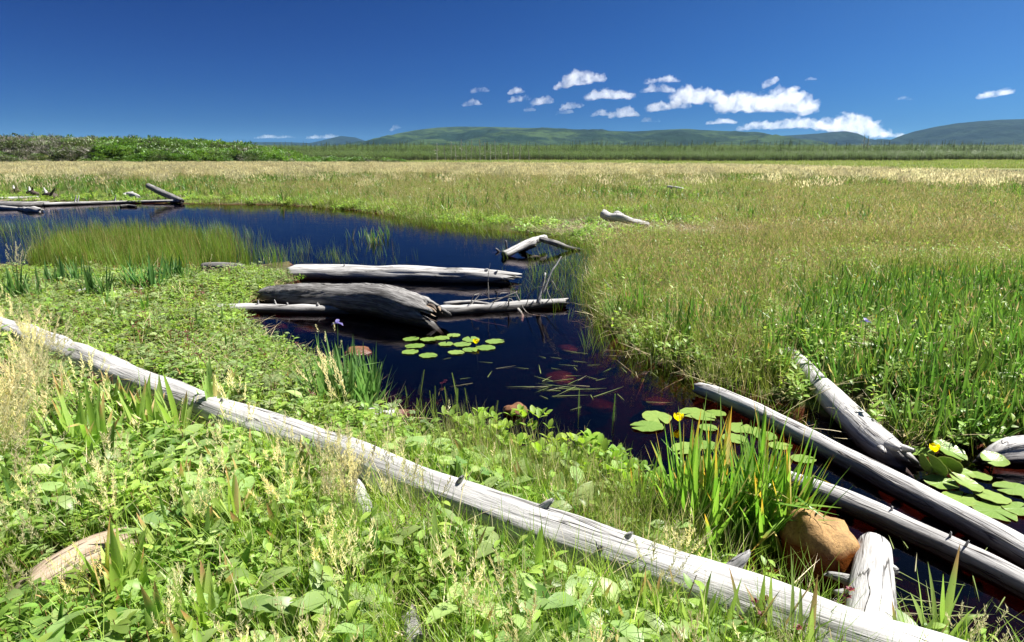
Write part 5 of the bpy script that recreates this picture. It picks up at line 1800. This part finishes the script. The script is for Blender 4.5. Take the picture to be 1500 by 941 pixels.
# ---- wind clipped shrubs on the left rise -----------------------------
def shrub(name, seed, mats, count, leafsz, twigs):
    random.seed(seed)
    mb = MB()
    lumps = [(random.uniform(-.9, .9), random.uniform(-.7, .7), random.uniform(.1, .5), random.uniform(.5, .9)) for _ in range(5)]
    for k in range(count):
        cx, cy2, cz, r = random.choice(lumps)
        th = random.uniform(0, 6.28); ph = math.asin(random.uniform(-.1, 1))
        rr = r * random.uniform(.75, 1.05)
        p = Vector((cx + rr * math.cos(th) * math.cos(ph), cy2 + rr * math.sin(th) * math.cos(ph), cz + rr * .75 * math.sin(ph)))
        leaf(mb, p, th + random.uniform(-.8, .8), ph * .5 + random.uniform(-.5, .6), random.uniform(*leafsz), random.uniform(*leafsz) * .6, .2, .5, n=2)
    for k in range(twigs):
        cx, cy2, cz, r = random.choice(lumps)
        a = Vector((cx * .6, cy2 * .6, 0)); th = random.uniform(0, 6.28)
        b = Vector((cx + math.cos(th) * r * .9, cy2 + math.sin(th) * r * .9, cz + random.uniform(.2, .85) * r))
        m_ = (a + b) / 2 + Vector((random.uniform(-.2, .2), random.uniform(-.2, .2), random.uniform(0, .25)))
        stem(mb, a, m_, .03, m=1); stem(mb, m_, b, .018, m=1)
        for q in range(4):
            stem(mb, m_ + (b - m_) * random.random(), b + Vector((random.uniform(-.35, .35), random.uniform(-.35, .35), random.uniform(-.1, .25))), .012, m=1)
    return variant(name, mb, mats, smooth=False)


HB = dict(x0=-125, x1=-18, y0=78, y1=150)


def shrub_sel(kind):
    def f(x, y, sd):
        h = hummock(x, y)
        a = wav(x, y, .13, 71) + .35 * wav(x, y, .4, 72)
        gfront = np.where(x > -60, .45, .05) + .35 * (h < 1.2) - .35 * (h > 2.2)
        k = a + gfront
        sel = np.where(k > .30, 0, np.where(k > .0, 1, 2))
        mixr = rng.random(x.shape)
        sel = np.where(mixr < .22, rng.integers(0, 3, x.shape), sel)
        return (h > .10) & (sel == kind)
    return f


put('green_shrubs', spread(8000, shrub_sel(0), shore=(1, 1e9), **HB), [shrub('shrub_g%d' % i, 720 + i, [G['shrub_g'], G['bark']], 340, (.18, .34), 3) for i in range(4)], (.8, 1.7), .12, 'bright green wind clipped shrubs on the left rise', 'shrubs', taper=lambda x, y: np.clip(.30 + .42 * hummock(x, y), .3, 1.0))
put('dark_shrubs', spread(8000, shrub_sel(1), shore=(1, 1e9), **HB), [shrub('shrub_d%d' % i, 730 + i, [G['shrub_d'], G['bark']], 300, (.16, .30), 6) for i in range(4)], (.8, 1.7), .12, 'dark stunted evergreen shrubs on the left rise', 'shrubs', taper=lambda x, y: np.clip(.30 + .42 * hummock(x, y), .3, 1.0))
put('bare_shrubs', spread(8000, shrub_sel(2), shore=(1, 1e9), **HB), [shrub('shrub_t%d' % i, 740 + i, [G['shrub_d'], G['shrub_t']], 110, (.12, .2), 26) for i in range(4)], (.8, 1.5), .12, 'bare grey brown branches of dead shrubs on the left rise', 'shrubs', taper=lambda x, y: np.clip(.30 + .42 * hummock(x, y), .3, 1.0))

# ---- forest -----------------------------------------------------------
def conifer(name, seed, mat, h, r, dens=1.0, top=.35):
    random.seed(seed)
    mb = MB()
    stem(mb, (0, 0, -.3), (random.uniform(-.1, .1), 0, h), .09, m=1, sides=5)
    lev = int(h / .34)
    for i in range(lev):
        f = i / lev
        z = h * (.02 + .98 * f)
        rr = r * (1 - f) ** .8 * random.uniform(.75, 1.15) + .08
        for q in range(max(4, int(8 * dens * (1 - .4 * f)))):
            if random.random() < .12: continue
            leaf(mb, (0, 0, z + random.uniform(-.1, .1)), random.uniform(0, 6.28), random.uniform(-.35, .25), rr * random.uniform(.7, 1.1), rr * .38, .15, .5, n=2)
    return variant(name, mb, [mat, G['bark']], smooth=False)


def round_tree(name, seed, mat, h, r):
    random.seed(seed)
    mb = MB()
    stem(mb, (0, 0, -.3), (0, 0, h * .6), .1, m=1, sides=5)
    lumps = [(random.uniform(-.6, .6) * r, random.uniform(-.6, .6) * r, h * random.uniform(.3, .8), r * random.uniform(.4, .7)) for _ in range(7)]
    for k in range(260):
        cx, cy2, cz, q = random.choice(lumps)
        th = random.uniform(0, 6.28); ph = math.asin(random.uniform(-.6, 1))
        leaf(mb, (cx + q * math.cos(th) * math.cos(ph), cy2 + q * math.sin(th) * math.cos(ph), cz + q * math.sin(ph)), th, ph * .4, random.uniform(.3, .55), random.uniform(.2, .35), .2, .5, n=1)
    return variant(name, mb, [mat, G['bark']], smooth=False)


def dead_tree(mb, h, seed, r=.10, p=(0, 0, 0)):
    random.seed(seed)
    b = Vector(p)
    tp = b + Vector((random.uniform(-.25, .25), random.uniform(-.2, .2), h))
    stem(mb, b - Vector((0, 0, .3)), b + (tp - b) * .55, r, sides=6); stem(mb, b + (tp - b) * .54, tp, r * .7, sides=6)
    for k in range(int(h * 3)):
        a = random.uniform(0, 6.28); f = random.uniform(.25, .97)
        q = b + (tp - b) * f
        L = (1 - f) * h * .28 + .2
        stem(mb, q, q + Vector((math.cos(a) * L, math.sin(a) * L, random.uniform(-.15, .35) * L)), r * .28, sides=3)


VF = [conifer('fir_%d' % i, 760 + i, G['spruce'], random.uniform(4.2, 6.8), random.uniform(1.3, 2.2)) for i in range(5)]
VL = [conifer('larch_%d' % i, 770 + i, G['spruce2'], random.uniform(4.0, 6.0), random.uniform(1.2, 1.9), .8) for i in range(3)]
VRt = [round_tree('alder_%d' % i, 780 + i, (G['spruce2'], G['shrub_d'], G['spruce'])[i], random.uniform(3.2, 4.5), random.uniform(1.3, 1.9)) for i in range(3)]
VD = []
for i in range(4):
    mb = MB(); dead_tree(mb, random.uniform(3.5, 5.5), 790 + i); VD.append(variant('snag_%d' % i, mb, [G['dead_bark']], smooth=False))


def fr_scale(x, y):
    return (.34 + .46 * sstep(178, 330, y)) * (1 + .30 * wav(x, y, .06, 87) + .15 * wav(x, y, .21, 88))


def forest_reg(p_of):
    def f(x, y, sd):
        edge = 176 + 14 * wav(x, y, .03, 81) + 10 * wav(x, y, .12, 82) - np.where((x > -40) & (x < 15), 4, 0)
        return (y > edge) & off_hill(x, y) & chance(p_of(x, y) * np.clip(1.25 - y / 700, .4, 1))
    return f


FB = dict(x0=-520, x1=520, y0=165, y1=560)
put('conifer_forest', spread(20000, forest_reg(lambda x, y: .15 + .5 * patchy(x, y, .03, 83, -.3, .3)), **FB), VF, (.4, 1.2), .05, 'dark conifer forest in a band below the hills', 'forest', taper=fr_scale)
put('larch_forest', spread(20000, forest_reg(lambda x, y: .25 + .2 * patchy(x, y, .04, 84, -.3, .3)), **FB), VL, (.4, 1.15), .05, 'lighter green conifers mixed into the far forest', 'forest', taper=fr_scale)
put('alder_scrub', spread(110000, forest_reg(lambda x, y: .5 + .5 * patchy(x, y, .025, 85, .0, .4)), **FB), VRt, (.45, 1.1), .05, 'rounded green scrub in the far forest', 'forest', taper=fr_scale)
put('dead_scrub', spread(6000, forest_reg(lambda x, y: .6 * sstep(215, 178, y) * ((x > -32) & (x < 14)) * (.3 + .7 * patchy(x, y, .05, 86, -.3, .3))), **FB), VD, (.4, .9), .08, 'grey dead trunks along the forest front', 'forest')

put('forest_edge_scrub', spread(26000, lambda x, y, sd: (y > 172 + 10 * wav(x, y, .03, 81) + 8 * wav(x, y, .12, 82)) & off_hill(x, y), x0=-210, x1=210, y0=165, y1=215), VRt, (.25, .6), .08, 'low dark scrub along the foot of the far forest', 'scrub')
DT = [(640, 4.4), (652, 3.6), (661, 4.8), (668, 4.0), (676, 5.2), (683, 4.2), (690, 5.0), (697, 3.6), (703, 5.2), (711, 4.6), (718, 4.0), (726, 4.9), (735, 3.8), (744, 4.4), (752, 3.4), (761, 4.1), (775, 3.2), (790, 3.6)]
for i, (u, h) in enumerate(DT):
    y = 171 + 3.5 * ((i * 7) % 5)
    p = at_y(u, 236, y); z = hgt(p.x, p.y)
    mb = MB(); dead_tree(mb, h, 800 + i, .13, (p.x, p.y, z))
    link('dead_tree', mb, [G['dead_bark']], origin=(p.x, p.y, z), smooth=False, label='one of the bare grey dead trees standing in a line before the forest', cat='dead tree', group='grey dead trees before the forest', extra=False)
for u, vtop, lb in ((1266, 197, 'taller bare snag left of a second one, in the gap by the cliff'), (1272, 199, 'second bare snag just right of the taller one by the cliff')):
    y = 330
    p = at_y(u, 210, y); z = hgt(p.x, p.y)
    top = at_y(u, vtop, y).z
    mb = MB(); dead_tree(mb, top - z, 830 + u, .22, (p.x, p.y, z))
    link('dead_tree', mb, [G['dead_bark']], origin=(p.x, p.y, z), smooth=False, label=lb, cat='dead tree', group='tall snags above the forest', extra=False)
